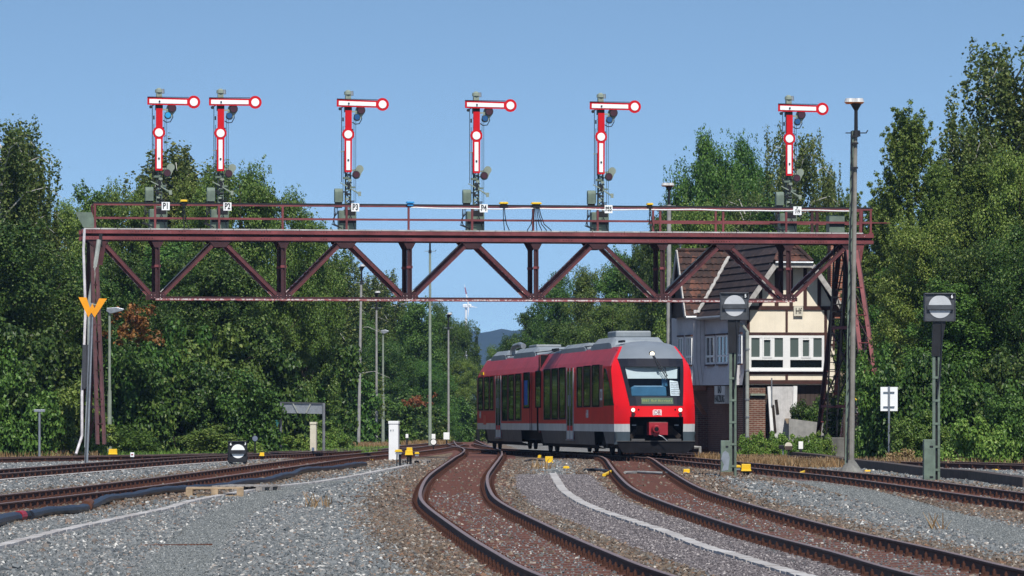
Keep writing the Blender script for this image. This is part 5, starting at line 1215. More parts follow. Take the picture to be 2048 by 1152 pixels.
# low ground signal on the left
D = 149.0; t = thing('ground_signal', 'low dark shunting signal box with a split white disc between the left tracks', 'ground signal', (WX(476, D), D, GZ(D)), .12)
o = shunt_box(t, .60, .68, .08, '3', .42, 'caseblack', 'sigwhite'); b = MB(); b.span(-.27, -.20, -.02, -.001, .60, .70, M['black']); p = b.build('number_panel', o); text('6', .11, M['sigwhite'], p, (-.235, -.026, .66), bold=.004)
b = MB()
for x in (-.22, .22): b.span(x - .05, x + .05, .05, .3, -.05, .08, M['black'])
b.span(-.02, .02, -.02, .02, -.02, .08, M['ggreen_l']); b.build('foot', t)
def disc_post(px, py, yf, r, label, D):
    t = thing('disc_marker', label, 'marker', (WX(px, D), D, GZ(D)), group='small round white markers'); z = ZP(py, D) - GZ(D); b = MB(); b.cyl((0, .02, z), (0, -.01, z), r * 1.25, r * 1.25, M['black'], 20); b.cyl((0, -.01, z), (0, -.02, z), r, r, M['sigwhite'], 20); b.build('disc', t)
    b = MB(); b.cyl((0, 0, -.1), (0, 0, z - r), .03, .03, M['black'], 8); b.build('post', t); return t
disc_post(510, 877, 905, .10, 'small round white disc marker right of the ground signal', 172.0); disc_post(867, 884, 900, .12, 'small round white disc in a black surround at the foot of the tall pole', 205.0)
# W sign
D = 146.0; s = F / D; g0 = GZ(D); t = thing('whistle_sign', 'orange-yellow letter W sign on a slim dark leaning post', 'letter sign', (WX(172, D), D, g0))
b = MB(); xt = WX(184, D) - WX(172, D); zt = ZP(606, D) - g0; b.bar((0, 0, -.1), (xt, 0, zt), .11, .08, M['greymetal'], up=(0, 1, 0)); b.bar((-.02, -.045, -.05), (xt - .02, -.045, zt - .4), .05, .01, M['darkgrey'], up=(0, 1, 0)); b.build('post', t)
b = MB(); cx_ = WX(186, D) - WX(172, D); z1, z0 = ZP(594.5, D) - g0, ZP(635, D) - g0; h = z1 - z0; w = 57 / s
P_ = [(a_ * w, c_ * h) for a_, c_ in ((-.5, 1), (-.22, .99), (-.095, .46), (-.015, .70), (.06, .45), (.225, .94), (.5, .93), (.065, 0), (-.05, .24), (-.155, 0))]
b.prism(P_, (cx_, -.09, z0), X_, Y_, (0, .03, 0), M['orange']); b.build('letter', t)
b = MB(); b.bar((cx_ - .05, -.05, z1 - .22), (cx_ + .22, -.05, z1 - .24), .03, .04, M['ggreen_l']); b.build('clamp', t)
# white back of a board at the right
D = 150.0; g0 = GZ(D); t = thing('sign_board', 'blank white rectangular board on a grey post in front of the right-hand shrubs', 'sign', (WX(1778, D), D, g0)); a = lambda y: ZP(y, D) - g0
b = MB(); b.span(-.27, .28, .03, .045, a(822), a(774), M['sigwhite']); b.build('board', t); b = MB(); b.cyl((0, 0, -.1), (0, 0, a(773)), .035, .035, M['greymetal'], 8); b.build('post', t)
b = MB(); b.bar((-.18, .01, a(784)), (.18, .01, a(784)), .04, .03, M['greymetal']); b.bar((-.18, .01, a(813)), (.18, .01, a(813)), .04, .03, M['greymetal']); b.build('clamp', t)
# grey frame board on the left
D = 187.0; g0 = GZ(D); t = thing('notice_frame', 'grey metal board on two posts in front of the trees left of the middle', 'sign frame', (WX(605, D), D, g0)); a = lambda y: ZP(y, D) - g0; q = lambda x: WX(x, D) - WX(605, D)
b = MB(); b.prism([(q(562), a(826)), (q(649), a(828)), (q(649), a(808)), (q(568), a(806))], (0, 0, 0), X_, Y_, (0, .04, 0), M['greymetal']); b.build('panel', t)
for x in (561, 647.5): b = MB(); b.cyl((q(x), -.02, -.1), (q(x), -.02, a(806)), .06, .06, M['greymetal'], 8); b.build('post', t)
b = MB(); b.bar((q(586), -.03, a(807)), (q(596), -.03, a(826)), .05, .03, M['pipegrey'], up=(0, 1, 0)); b.bar((q(621), -.03, a(808)), (q(612), -.03, a(826)), .05, .03, M['pipegrey'], up=(0, 1, 0)); b.bar((q(560), -.02, a(805)), (q(650), -.02, a(807)), .05, .06, M['darkgrey']); b.build('brace', t)
def cabinet(px, w, y0, D, mt, label, cap=True, txt=None):
    g0 = GZ(D); t = thing('switch_cabinet', label, 'cabinet', (WX(px, D), D, g0), -.12); H = ZP(y0, D) - g0; w = w * D / F
    b = MB(); b.span(-w / 2, w / 2, -.15, .15, .0, H - .06, mt); b.build('cabinet_body', t, bevel=.012); b = MB(); b.span(-w / 2 - .015, w / 2 + .015, -.17, .17, H - .10, H, mt); b.build('lid', t, bevel=.01)
    b = MB(); b.span(-w / 2 - .1, w / 2 + .05, -.2, .2, -.15, .04, M['concrete_d']); b.build('plinth', t); return t
t = cabinet(788, 19, 842, 160.0, M['white'], 'tall plain white switch cabinet beside a group of yellow boxes'); text('613', .09, M['greymetal'], t, (-.05, -.156, 1.05)); cabinet(627, 12, 844, 192.0, M['cream'], 'slim cream switch cabinet in front of the bushes, right of the metal frame board')
D = 168.0; g0 = GZ(D); t = thing('small_lamp', 'short pale T-shaped post at the far left edge of the yard', 'post', (WX(79, D), D, g0)); b = MB(); b.cyl((0, 0, -.1), (0, 0, ZP(823, D) - g0), .045, .04, M['greymetal'], 8); b.build('post', t); b = MB(); b.span(-.20, .20, -.06, .06, ZP(824, D) - g0, ZP(819, D) - g0, M['greymetal']); b.build('head', t, bevel=.01)
D = 190.0; g0 = GZ(D); t = thing('mesh_container', 'teal wire-mesh container half hidden behind the left leg of the metal frame', 'container', (WX(551, D), D, g0)); b = MB()
for i in range(7): b.span(-.18 + i * .06 - .012, -.18 + i * .06 + .012, 0, .02, .2, ZP(838, D) - g0, M['green_teal'])
b.span(-.2, .2, .03, .4, .2, ZP(838, D) - g0, M['green_teal']); b.build('mesh_panel', t)
# white marker posts
def white_post(px, y0, yb, D, label, w=.16, red=False):
    g0 = GZ(D); t = thing('marker_post', label, 'marker post', (WX(px, D), D, g0), group='small white marker posts'); z1, z0 = ZP(y0, D) - g0, ZP(yb, D) - g0
    b = MB(); b.span(-w / 2, w / 2, -.03, .03, z0, z1, M['sigwhite']); b.build('plate', t, bevel=.008); b = MB(); b.span(-.04, .04, -.02, .04, -.1, z0, M['black']); b.build('post', t)
    if red: b = MB(); b.span(-w / 2 + .03, w / 2 - .03, -.04, -.03, z0 + .06, z1 - .05, M['pinkred']); b.build('red_patch', t)
white_post(1601.5, 883, 898, 165.0, 'small white marker plate on the low ledge in front of the signal box'); white_post(264.5, 905, 914, 156.0, 'small red and white marker between the left-hand tracks', .13, True); white_post(626, 895, 902, 178.0, 'small white stub in front of the cream cabinet', .1)
white_post(814, 868, 876, 240.0, 'tiny white marker plate beyond the white cabinet', .14); white_post(867, 868, 878, 245.0, 'white marker plate just above the round disc', .2); white_post(893, 865, 879, 250.0, 'wider white marker plate left of the train rear', .32)
# ledge, timber edge, duct lids on the right
D = 150.0
def edge(pts, h, mat, name, label, cat, w=.3, z0=0):
    t = thing(name, label, cat, (0, 0, 0)); b = MB(); P = []
    for px, py in pts: d = DG(py); P.append(Vector((WX(px, d), d, GZ(d) + z0)))
    for p, q in zip(P, P[1:]): b.bar(p + Z3 * (h / 2), q + Z3 * (h / 2), w, h, mat)
    b.build('edge_board', t); return t
edge([(1530, 918), (1580, 918), (1640, 925), (1700, 935), (1780, 944), (1850, 954), (1950, 962), (2060, 978)], .27, M['wood_dark'], 'timber_edging', 'dark tarred timber edging between the right-hand tracks', 'edging', w=.35)
edge([(1483, 911), (1531, 911)], .28, M['concrete_d'], 'concrete_block', 'weathered concrete block ledge in front of the brick pier', 'block', w=.5); edge([(1500, 899), (1570, 899), (1655, 905)], .22, M['concrete'], 'concrete_ledge', 'pale concrete ledge under the weeds of the signal box', 'ledge', w=.5)
D = 162.0; g0 = GZ(D); t = thing('point_indicator', 'half-round white and dark point lantern on the ledge before the signal box', 'lantern', (WX(1577, D), D, g0)); b = MB(); b.prism(arc(0, .5, .13, 16, 0, 180), (0, -.05, 0), X_, Y_, (0, .1, 0), M['cream']); b.build('dome', t); b = MB(); b.span(-.13, .13, -.06, .06, .36, .5, M['wood_dark']); b.span(-.03, .03, -.03, .03, 0, .36, M['black']); b.build('stand', t)
D = 158.0; g0 = GZ(D); t = thing('equipment_post', 'small black box on a thin pale post in front of the weeds', 'box', (WX(1563, D), D, g0)); b = MB(); b.span(-.09, .09, -.08, .08, ZP(898, D) - g0, ZP(890, D) - g0, M['black']); b.build('case', t, bevel=.01); b = MB(); b.cyl((.05, 0, 0), (.05, 0, ZP(897, D) - g0), .02, .02, M['greymetal'], 6); b.build('post', t)
D = 168.0; g0 = GZ(D); t = thing('grey_cabinet', 'stained green-grey concrete block at the rear foot of the right gantry tower', 'block', (WX(1670, D), D, g0)); b = MB(); b.span(-.32, .32, -.2, .3, 0, ZP(875, D) - g0, M['concrete_d']); b.build('block_body', t, bevel=.02); b = MB(); b.span(.3, .85, -.1, .3, 0, ZP(828, D) - g0, M['wood_dark']); b.build('rusty_plate', t)
D = 163.0; g0 = GZ(D); t = thing('duct_frame', 'pale angled metal frame beside the train nose', 'frame', (WX(1397, D), D, g0)); b = MB(); b.tube([(-.15, 0, .45), (.05, 0, .45), (.05, 0, .15), (.15, 0, .1), (.32, -.3, .0), (.5, -.6, -.02)], .06, M['concrete'], 6); b.build('pipe', t)
# yellow track magnets and cable boxes
def ybox(px, py, wpx, hpx, D, label, legs=True, low=False, kind='box', extra=None):
    D = D or DG(py + hpx); g0 = GZ(D); s = F / D; w, h = wpx / s, hpx / s; zc = ZP(py + hpx / 2, D) - g0; t = thing('track_cable_box', label, 'cable box', (WX(px, D), D, g0), group='yellow cable boxes beside the tracks')
    b = MB()
    if kind == 'box': b.prism([(-w / 2, -h / 2), (w / 2, -h / 2), (w / 2 * .94, h / 2), (-w / 2 * .94, h / 2)], (0, -.10, zc), X_, Y_, (0, .2, 0), M['yellow']); b.box((0, -.02, zc - h / 2), (w * 1.08, .26, .035), M['yellow'])
    else: b.prism([(-w / 2, 0), (w / 2, 0), (w * .38, h * .9), (w * .15, h), (-w * .15, h), (-w * .38, h * .9)], (0, -.10, zc - h / 2), X_, Y_, (0, .2, 0), M['yellow'])
    b.build('lid', t, bevel=.008); b = MB(); b.box((0, 0, zc - h / 2 - .04), (w * .75, .16, .06), M['greymetal'] if low else M['black']); b.build('base', t)
    if legs:
        b = MB(); [b.cyl((x, 0, -.05), (x * .8, 0, zc - h / 2), .022, .022, M['black'], 6) for x in (-w * .22, w * .12, w * .3)]; b.build('legs', t)
    return t
ybox(1098, 914, 16, 13, None, 'tallest yellow cable box between the two near tracks').location.z += .02
for args in ((1132.5, 932, 15, 7, None, 'flat yellow cable box in front, just right of the tall one', False, True, 'cap'), (1080, 910, 10, 6, None, 'small yellow cap in front of the train rear', False, True, 'cap'), (819, 895, 12, 8, 150.0, 'upper yellow box beside the white cabinet'), (818, 901, 15, 8, 146.0, 'lower yellow box in front of the upper one beside the white cabinet'),
             (834, 904, 10, 4, 148.0, 'small low yellow cap right of the pair beside the white cabinet', False, True, 'cap'), (797, 899, 16, 5, 143.0, 'yellow cap on a dark post at the foot of the white cabinet', True, True, 'cap'), (741, 918, 12, 5, None, 'yellow cap on a short post beside the black conduit end', True, True, 'cap'), (226, 898, 17, 10, 162.0, 'yellow box behind the left tracks, near the gantry foot'), (524, 905, 9, 6, 160.0, 'pale yellow box right of the ground signal'),
             (1373, 938, 13, 9, None, 'yellow box beside the track in front of the train nose', False), (1492, 928, 19, 13, 128.0, 'large yellow box at the foot of shunting signal 5'), (1476, 930, 12, 5, 130.0, 'yellow cap tucked behind the large yellow box', False, True, 'cap'), (1735, 940, 12, 5, None, 'flat yellow box beside the right-hand track, near the lamp pole', False), (1862, 937, 17, 6, 126.0, 'upper of two yellow caps under the right green cabinet', False, True, 'cap'), (1860, 949, 17, 5, None, 'lower of two yellow caps under the right green cabinet', False, True, 'cap'), (1990, 938, 14, 4, None, 'lone yellow cap on the gravel at the far right', False, True, 'cap'), (896, 872, 0.1, .1, 400.0, '')):
    if args[5]: ybox(*args)
def sleeve(pts, r, mt, name, label, cat):
    t = thing(name, label, cat, (0, 0, 0)); P = []
    for px, py in pts: d = DG(py); P.append(Vector((WX(px, d), d, GZ(d) + r + .03)))
    b = MB(); b.tube(P, r, mt, 8); b.build('sleeve', t); return t
sleeve([(1597, 956), (1603, 951), (1611, 948), (1617, 948.5)], .045, M['yellow'], 'cable_sleeve', 'curved yellow cable sleeve lying on grey gravel at the right', 'cable sleeve'); sleeve([(1208, 956), (1215, 953), (1222, 949)], .05, M['yellow'], 'cable_sleeve', 'short yellow cable sleeve against the rail right of the purple chippings', 'cable sleeve'); sleeve([(1170, 946), (1190, 945), (1212, 948), (1222, 949)], .05, M['cable'], 'cable_run', 'dark cable lying on the ballast, ending at a yellow sleeve', 'cable'); sleeve([(1250, 950), (1275, 949), (1305, 950.5), (1340, 952)], .04, M['concrete'], 'cable_run', 'pale cable crossing between the rails in front of the train', 'cable')
sleeve([(1050, 926), (1062, 923), (1085, 925)], .03, M['cable'], 'cable_run', 'short dark cable left of the tall yellow box', 'cable')
# big dark conduit on the left
t = thing('cable_conduit', 'thick dark blue corrugated conduit snaking along the left track, red coupling near its end', 'conduit', (0, 0, 0)); rr = random.Random(8)
def cpts(pts):
    P = []
    for px, py in pts: d = DG(py + 4); P.append((d, WX(px, d)))
    c = catmull([(x, d) for d, x in P], .25); return [Vector((x, d, GZ(d) + .10 + .02 * math.sin(i * .17))) for i, (x, d) in enumerate(c)]
b = MB(); P = cpts([(-30, 1062), (0, 1050), (20, 1042), (36, 1040)]); b.tube(P, [.10 + .006 * (i % 2) for i in range(len(P))], M['conduit'], 10); b.build('conduit_length', t)
b = MB(); P = cpts([(60, 1038), (100, 1031), (150, 1026), (190, 1014), (225, 1001), (260, 996), (310, 989), (365, 983), (400, 979), (450, 976), (500, 968), (540, 962), (580, 953), (600, 946), (640, 941), (690, 936), (730, 931)]); b.tube(P, [.085 + .007 * math.sin(i * .9) for i in range(len(P))], M['conduit'], 10); b.build('conduit_length', t)
b = MB(); P = cpts([(36, 1040), (60, 1038)]); b.tube([P[0], P[len(P) // 2]], .10, M['pinkred'], 12); b.tube([P[len(P) // 2], P[-1]], .085, M['black'], 12); b.build('coupling', t)
P = cpts([(172, 1020), (178, 1016)]); b = MB(); b.tube([P[0], P[-1]], .118, M['rust'], 10); b.build('tape_band', t)
# pallets
def pallet(px, py, rz, label, flat=False, tilt=0, mt='wood'):
    d = DG(py); t = thing('wooden_pallet', label, 'pallet', (WX(px, d), d, GZ(d) + .02), rz, group='wooden pallets on the ballast'); t.rotation_euler = (tilt, 0, rz)
    for i in range(5 if not flat else 6):
        b = MB(); n = 5 if not flat else 6; w = .8 / n * .72; y = -.4 + (i + .5) * .8 / n; b.span(-.6, .6, y - w / 2, y + w / 2, .122, .144, M[mt]) if not flat else b.span(-.6 + i * .2, -.6 + i * .2 + .13, -.4, .4, .122, .144, M[mt]); b.build('deck_board', t)
    for x in (-.6, -.07, .46):
        b = MB(); [b.span(x, x + .14, y, y + .12, .022, .10, M[mt]) for y in (-.4, -.06, .28)]; b.span(x, x + .14, -.4, .4, .10, .120, M[mt]); b.build('block_row', t)
    for y in (-.4, -.05, .3): b = MB(); b.span(-.6, .6, y, y + .1, 0, .020, M[mt]); b.build('bottom_board', t)
    return t
pallet(430, 994, .05, 'sand-coloured wooden pallet lying flat on the grey ballast').scale = (1.05, 1.6, 1.35); pallet(493, 983, -.2, 'grey pallet with gaps between its boards, behind the sand-coloured one', True, mt='wood_grey').scale = (1, 2.2, .9); pallet(830, 928, -.1, 'small weathered pallet beside the white cabinet', True, mt='wood_grey').scale = (.75, 1.6, .8)
b = MB(); d = DG(1094); t = thing('old_timber', 'half-buried rusty brown timber in the left foreground gravel', 'timber', (WX(350, d), d, GZ(d)), 0); b.bar((-.5, 0, .01), (.55, .1, .02), .12, .05, M['rust']); b.build('beam', t)
# far wind turbine
D = 4200.0; g0 = GZ(900); t = thing('wind_turbine', 'white wind turbine rising behind the far trees', 'wind turbine', (WX(932, D), D, g0)); hub = ZP(614, D) - g0
b = MB(); b.cyl((0, 0, 0), (0, 0, hub), 1.5, 1.0, M['sigwhite'], 16); b.build('tower', t); b = MB(); b.box((1, -1, hub + 1), (8, 3, 3.2), M['sigwhite']); b.build('nacelle', t, bevel=.5); hc = Vector((2.5, -3, hub + 1))
for dx, dz, l in ((-4, 19, 20), (9, -1.6, 8.0), (-.4, -9, 10)):
    v = Vector((dx, 0, dz)).normalized(); b = MB(); w0 = Vector((v.z, 0, -v.x)); L2 = l
    b.prism([(-.7, 0), (.7, 0), (.8, L2 * .25), (.15, L2), (-.1, L2)], hc, w0, v, (0, 1.2, 0), M['sigwhite']); o = b.build('blade', t)
    if l > 15: b = MB(); b.prism([(-.6, L2 * .55), (.8, L2 * .55), (.5, L2 * .85), (-.4, L2 * .85)], hc + Vector((0, -.1, 0)), w0, v, (0, 1.4, 0), M['pinkred']); b.build('red_stripe', o)
# forested hill
b = MB(); rs2 = np.random.RandomState(5); nxh = 260; V = []
prof = [(4300, 0), (4500, .35), (4750, .72), (5000, .93), (5200, 1.0), (5500, .9)]
for yy, f in prof:
    for i in range(nxh + 1):
        x = -1500 + i * 3000 / nxh; H = 73 + 2.0 * math.sin(x / 160.) + 1.2 * math.sin(x / 47.) - .045 * x + rs2.rand() * 3.0; V.append((x, yy, -4 + H * f + (rs2.rand() * 3 * (f > 0))))
Q = np.array([(j * (nxh + 1) + i, j * (nxh + 1) + i + 1, (j + 1) * (nxh + 1) + i + 1, (j + 1) * (nxh + 1) + i) for j in range(len(prof) - 1) for i in range(nxh)])
m, t_, b_, o_ = newmat('far_wood'); c = ramp(t_, noise(t_, coords(t_, (1, .3, 1.5)), .09, 8, .8), [(.3, (.006, .012, .008)), (.7, (.022, .034, .018))]); L(t_, c, b_.inputs['Base Color']); b_.inputs['Roughness'].default_value = 1; b_.inputs['Specular IOR Level'].default_value = 0
tag(np_mesh('hill', np.array(V), Q, [m]), 'wooded blue hill on the horizon', kind='structure')
# ------------------------------------------------------------------ trees
def leafmat(name, cols, rough=.42, trans=.18):
    m, t, b, out = newmat(name); gm = N(t, 'NewGeometry'); oi = N(t, 'ObjectInfo')
    c = ramp(t, gm.outputs['Random Per Island'], cols)
    hv = N(t, 'HueSaturation'); L(t, c, hv.inputs['Color'])
    a = N(t, 'MapRange'); L(t, oi.outputs['Random'], a.inputs[0]); a.inputs[3].default_value = .485; a.inputs[4].default_value = .515; L(t, a.outputs[0], hv.inputs['Hue'])
    a2 = N(t, 'MapRange'); m2 = N(t, 'Math', operation='FRACT'); m3 = N(t, 'Math', operation='MULTIPLY'); L(t, oi.outputs['Random'], m3.inputs[0]); m3.inputs[1].default_value = 7.31; L(t, m3.outputs[0], m2.inputs[0]); L(t, m2.outputs[0], a2.inputs[0]); a2.inputs[3].default_value = .8; a2.inputs[4].default_value = 1.2; L(t, a2.outputs[0], hv.inputs['Value'])
    L(t, hv.outputs[0], b.inputs['Base Color']); b.inputs['Roughness'].default_value = rough; b.inputs['Specular IOR Level'].default_value = .22
    tl = N(t, 'BsdfTranslucent'); hs2 = N(t, 'HueSaturation'); hs2.inputs['Value'].default_value = 1.3; L(t, hv.outputs[0], hs2.inputs['Color']); L(t, hs2.outputs[0], tl.inputs[0])
    mx = N(t, 'MixShader'); mx.inputs[0].default_value = trans; L(t, b.outputs[0], mx.inputs[1]); L(t, tl.outputs[0], mx.inputs[2]); L(t, mx.outputs[0], out.inputs[0]); return m
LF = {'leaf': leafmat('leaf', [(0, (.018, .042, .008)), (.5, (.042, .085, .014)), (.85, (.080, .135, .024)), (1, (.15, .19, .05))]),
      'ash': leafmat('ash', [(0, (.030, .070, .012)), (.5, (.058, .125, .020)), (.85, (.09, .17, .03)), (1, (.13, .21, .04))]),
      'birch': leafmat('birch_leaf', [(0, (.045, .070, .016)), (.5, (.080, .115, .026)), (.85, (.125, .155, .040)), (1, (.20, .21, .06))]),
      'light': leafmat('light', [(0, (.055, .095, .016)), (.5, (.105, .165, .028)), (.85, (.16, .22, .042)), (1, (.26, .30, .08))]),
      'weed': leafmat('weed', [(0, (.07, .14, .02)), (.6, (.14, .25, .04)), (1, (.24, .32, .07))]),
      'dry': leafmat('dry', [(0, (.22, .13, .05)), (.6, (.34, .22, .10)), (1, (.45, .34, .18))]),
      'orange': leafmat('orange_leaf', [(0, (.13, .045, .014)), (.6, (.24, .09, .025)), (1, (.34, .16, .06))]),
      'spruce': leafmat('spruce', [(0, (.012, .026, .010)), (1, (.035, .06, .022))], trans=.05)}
def leaves(rs, C, Rr, n_each, size, mat, up=.6, droop=0.0, squash=.8, inner=.55):
    """leaf quads scattered through clumps with centres C and radii Rr"""
    C = np.asarray(C, float); Rr = np.asarray(Rr, float); n = len(C) * n_each
    c = np.repeat(C, n_each, 0); r = np.repeat(Rr, n_each)
    d = rs.randn(n, 3); d /= np.linalg.norm(d, axis=1)[:, None]; rad = inner + (1 - inner) * rs.rand(n) ** .6; rad *= 1 + .18 * rs.randn(n)
    P = c + d * (r * rad)[:, None] * np.array([1, 1, squash]); P[:, 2] -= droop * rs.rand(n) * r
    nn = d * .9 + rs.randn(n, 3) * .55 + np.array([0, 0, up]); nn /= np.linalg.norm(nn, axis=1)[:, None]
    a = np.cross(nn, rs.randn(n, 3)); a /= np.linalg.norm(a, axis=1)[:, None]; b2 = np.cross(nn, a)
    s = size * np.exp(rs.uniform(-.35, .35, n)); l = a * s[:, None]; w = b2 * (s * .42)[:, None]
    fold = nn * (s * .12)[:, None]
    V = np.stack([P - l * .5, P + w + fold - l * .05, P + l * .5, P - w + fold - l * .05], 1).reshape(-1, 3)
    return V
def crown_mesh(name, V, mat):
    n = len(V) // 4; return np_mesh(None, V, np.arange(n * 4).reshape(n, 4), [mat]) if False else (V, mat)
def mk(V, mat, nm):
    n = len(V) // 4; me = np_mesh('', V, np.arange(n * 4).reshape(n, 4), [mat]); me.name = nm; return me
def broad(seed, H=12, Wd=8, mat='leaf', lobes=26, leafsz=.13, n_each=300, low=.05, shape='round', sub=6):
    rs = np.random.RandomState(seed); C = []; Rr = []; rb = []
    for i in range(lobes):
        z = low + (.98 - low) * ((i + rs.rand()) / lobes) ** .62
        if shape == 'round': rw = max(.25, (1 - abs((z - .45) / .62) ** 2.6)) ** .6
        elif shape == 'cone': rw = min(1, (1.08 - z) ** .7 * 1.1)
        a = i * 2.4 + rs.rand() * .9; rr = Wd / 2 * rw * (.72 * rs.rand() ** .45); lr = Wd * (.12 + .09 * rs.rand())
        c = np.array([math.cos(a) * rr, math.sin(a) * rr, z * (H - lr * .9)]); rb.append(c)
        for k in range(sub):
            d = rs.randn(3); d /= np.linalg.norm(d); q = c + d * lr * (.75 + .45 * rs.rand()) * np.array([1, 1, .75]); C.append(q); Rr.append(lr * (.36 + .26 * rs.rand()))
    V = leaves(rs, C, Rr, n_each, leafsz, mat)
    # twiggy fringe at the outline
    nf = len(C) * 4; ci = rs.randint(0, len(C), nf); d = rs.randn(nf, 3); d[:, 2] = np.abs(d[:, 2]) + .2; d /= np.linalg.norm(d, axis=1)[:, None]
    fc = np.array(C)[ci] + d * (np.array(Rr)[ci] * 1.25)[:, None]; V2 = leaves(rs, fc, np.full(nf, .16), 9, leafsz * .9, mat)
    V = np.concatenate([V, V2]); V[:, 2] = np.maximum(V[:, 2], .02)
    b = MB(); tr_r = .012 * H + .06; b.tube([(0, 0, -.3), (.05, .02, H * .3), (-.05, .05, H * .6), (.02, 0, H * .9)], [tr_r * 1.2, tr_r, tr_r * .6, tr_r * .15], M['trunk'], 8)
    for c in rb[::2]: z0 = max(.6, c[2] * .72); b.tube([(0, 0, z0), tuple(c * .5 + np.array([0, 0, z0 * .5 + .1])), tuple(c)], [tr_r * .45, tr_r * .3, .02], M['trunk'], 5)
    return b, V, mat
def weeping(seed, H=13, Wd=7, mat='birch', nb=40, leafsz=.105):
    rs = np.random.RandomState(seed); C = []; Rr = []; b = MB(); r0 = .16
    b.tube([(0, 0, -.3), (.1, 0, H * .35), (-.1, .05, H * .65), (.15, 0, H * .86)], [r0, r0 * .7, r0 * .4, .02], M['birch'], 8)
    for i in range(nb):
        f = .2 + .8 * ((i + rs.rand()) / nb) ** .85; z0 = H * f * .86; a = i * 2.4 + rs.rand(); rw = Wd / 2 * (1.15 - f) ** .55 * (.6 + .55 * rs.rand())
        top = np.array([math.cos(a) * rw * .75, math.sin(a) * rw * .75, min(H, z0 + 1.0 + .8 * rs.rand())]); tip = np.array([math.cos(a) * rw, math.sin(a) * rw, top[2] - .5])
        b.tube([(0, 0, z0), tuple((top + np.array([0, 0, z0])) * np.array([.5, .5, .5]) + np.array([0, 0, .15])), tuple(top * .96), tuple(tip * .97)], [.035, .025, .014, .006], M['birch'], 5)
        for k in range(12):
            u = .25 + .85 * rs.rand(); p = np.array([0, 0, z0]) * (1 - min(1, u)) + top * min(1, u) + (tip - top) * max(0, u - 1) * 3; p = p + rs.randn(3) * .28; ln = (.8 + 2.0 * rs.rand()) * (.5 + .5 * (1.1 - f))
            m_ = int(ln / .17) + 1
            for j in range(m_): C.append(p + np.array([rs.randn() * .04, rs.randn() * .04, -j * .17])); Rr.append(.15 if j else .26)
    C2 = np.array(C); V = leaves(rs, C2, Rr, 13, leafsz, mat, up=0, squash=1.1, inner=.1)
    core = [(rs.randn() * Wd * .10, rs.randn() * Wd * .10, H * (.15 + .7 * k / 30)) for k in range(30)]; V2 = leaves(rs, core, [Wd * .10] * 30, 170, leafsz * 1.1, mat)
    V = np.concatenate([V, V2]); V = V[: len(V) // 4 * 4]; return b, V, mat
def spire(seed, H=12, Wd=6, mat='light', leafsz=.085, n=470):
    rs = np.random.RandomState(seed); C = []; Rr = []; b = MB(); b.tube([(0, 0, -.3), (.1, 0, H * .4), (0, .1, H * .75), (.05, 0, H)], [.13, .1, .06, .01], M['birch'], 8)
    for i in range(n):
        f = rs.rand() ** .85; z = H * (.04 + .95 * f); rw = Wd / 2 * ((1 - f) ** .72) * (.25 + .85 * rs.rand() ** .6) + .08; a = rs.rand() * 6.283
        p = np.array([math.cos(a) * rw, math.sin(a) * rw, z]); o = np.array([math.cos(a), math.sin(a), 1.4]); o /= np.linalg.norm(o); ln = .35 + .8 * rs.rand()
        if i % 6 == 0: b.tube([(0, 0, max(.2, z - rw * .9)), tuple(p)], [.03, .01], M['trunk'], 4)
        for j in range(4): C.append(p + o * ln * j / 3); Rr.append(.30 - .055 * j)
    V = leaves(rs, C, Rr, 52, leafsz, mat, inner=.2); return b, V, mat
def spruce(seed, H=9, Wd=3.2):
    rs = np.random.RandomState(seed); C = []; Rr = []; b = MB(); b.tube([(0, 0, -.2), (0, 0, H)], [.12, .01], M['trunk'], 6)
    for i in range(420): f = rs.rand() ** .8; rw = Wd / 2 * (1 - f) * (.3 + .75 * rs.rand()); a = rs.rand() * 6.28; C.append((math.cos(a) * rw, math.sin(a) * rw, H * (.03 + .96 * f) - rw * .35)); Rr.append(.16)
    return b, leaves(rs, C, Rr, 16, .16, 'spruce', squash=.4, inner=.2), 'spruce'
def bush(seed, H=3, Wd=4, mat='leaf', leafsz=.125, lobes=9, n_each=190):
    rs = np.random.RandomState(seed); C = []; Rr = []; b = MB()
    for i in range(lobes):
        a = rs.rand() * 6.28; rr = Wd / 2 * .72 * rs.rand() ** .5; lr = Wd * (.14 + .10 * rs.rand()); z = (H - lr) * (.25 + .75 * rs.rand()) * (1 - .4 * (rr / (Wd / 2)) ** 2)
        c = np.array([math.cos(a) * rr, math.sin(a) * rr, z]); b.tube([(c[0] * .2, c[1] * .2, -.1), tuple(c)], [.04, .012], M['trunk'], 5)
        for k in range(7): d = rs.randn(3); d /= np.linalg.norm(d); C.append(c + d * lr * .85); Rr.append(lr * (.3 + .3 * rs.rand()))
        for zz2 in np.arange(0.2, z, .5): C.append(np.array([c[0] + rs.randn() * .2, c[1] + rs.randn() * .2, zz2])); Rr.append(lr * .7)
    V = leaves(rs, C, Rr, n_each, leafsz, mat); V[:, 2] = np.maximum(V[:, 2], .0); return b, V, mat
PROTO = {}
def proto(kind, H, gen):
    b, V, mat = gen; V = np.asarray(V); hh = np.percentile(V[:, 2], 99.93); wt = (np.percentile(V[:, 0], 99.2) - np.percentile(V[:, 0], .8))
    V = V.copy()
    PROTO[kind] = dict(H=hh, W=wt, leaf=mk(V, LF[mat], 'crown'), trunk=None, b=b)
proto('oak1', 12, broad(1, mat='leaf')); proto('oak2', 12, broad(2, H=12, Wd=8.5, mat='leaf', lobes=28)); proto('oak3', 12, broad(3, H=12, Wd=7, mat='ash', lobes=26, shape='cone')); proto('light1', 12, broad(4, H=12, Wd=7.5, mat='light', lobes=28, leafsz=.11, n_each=380))
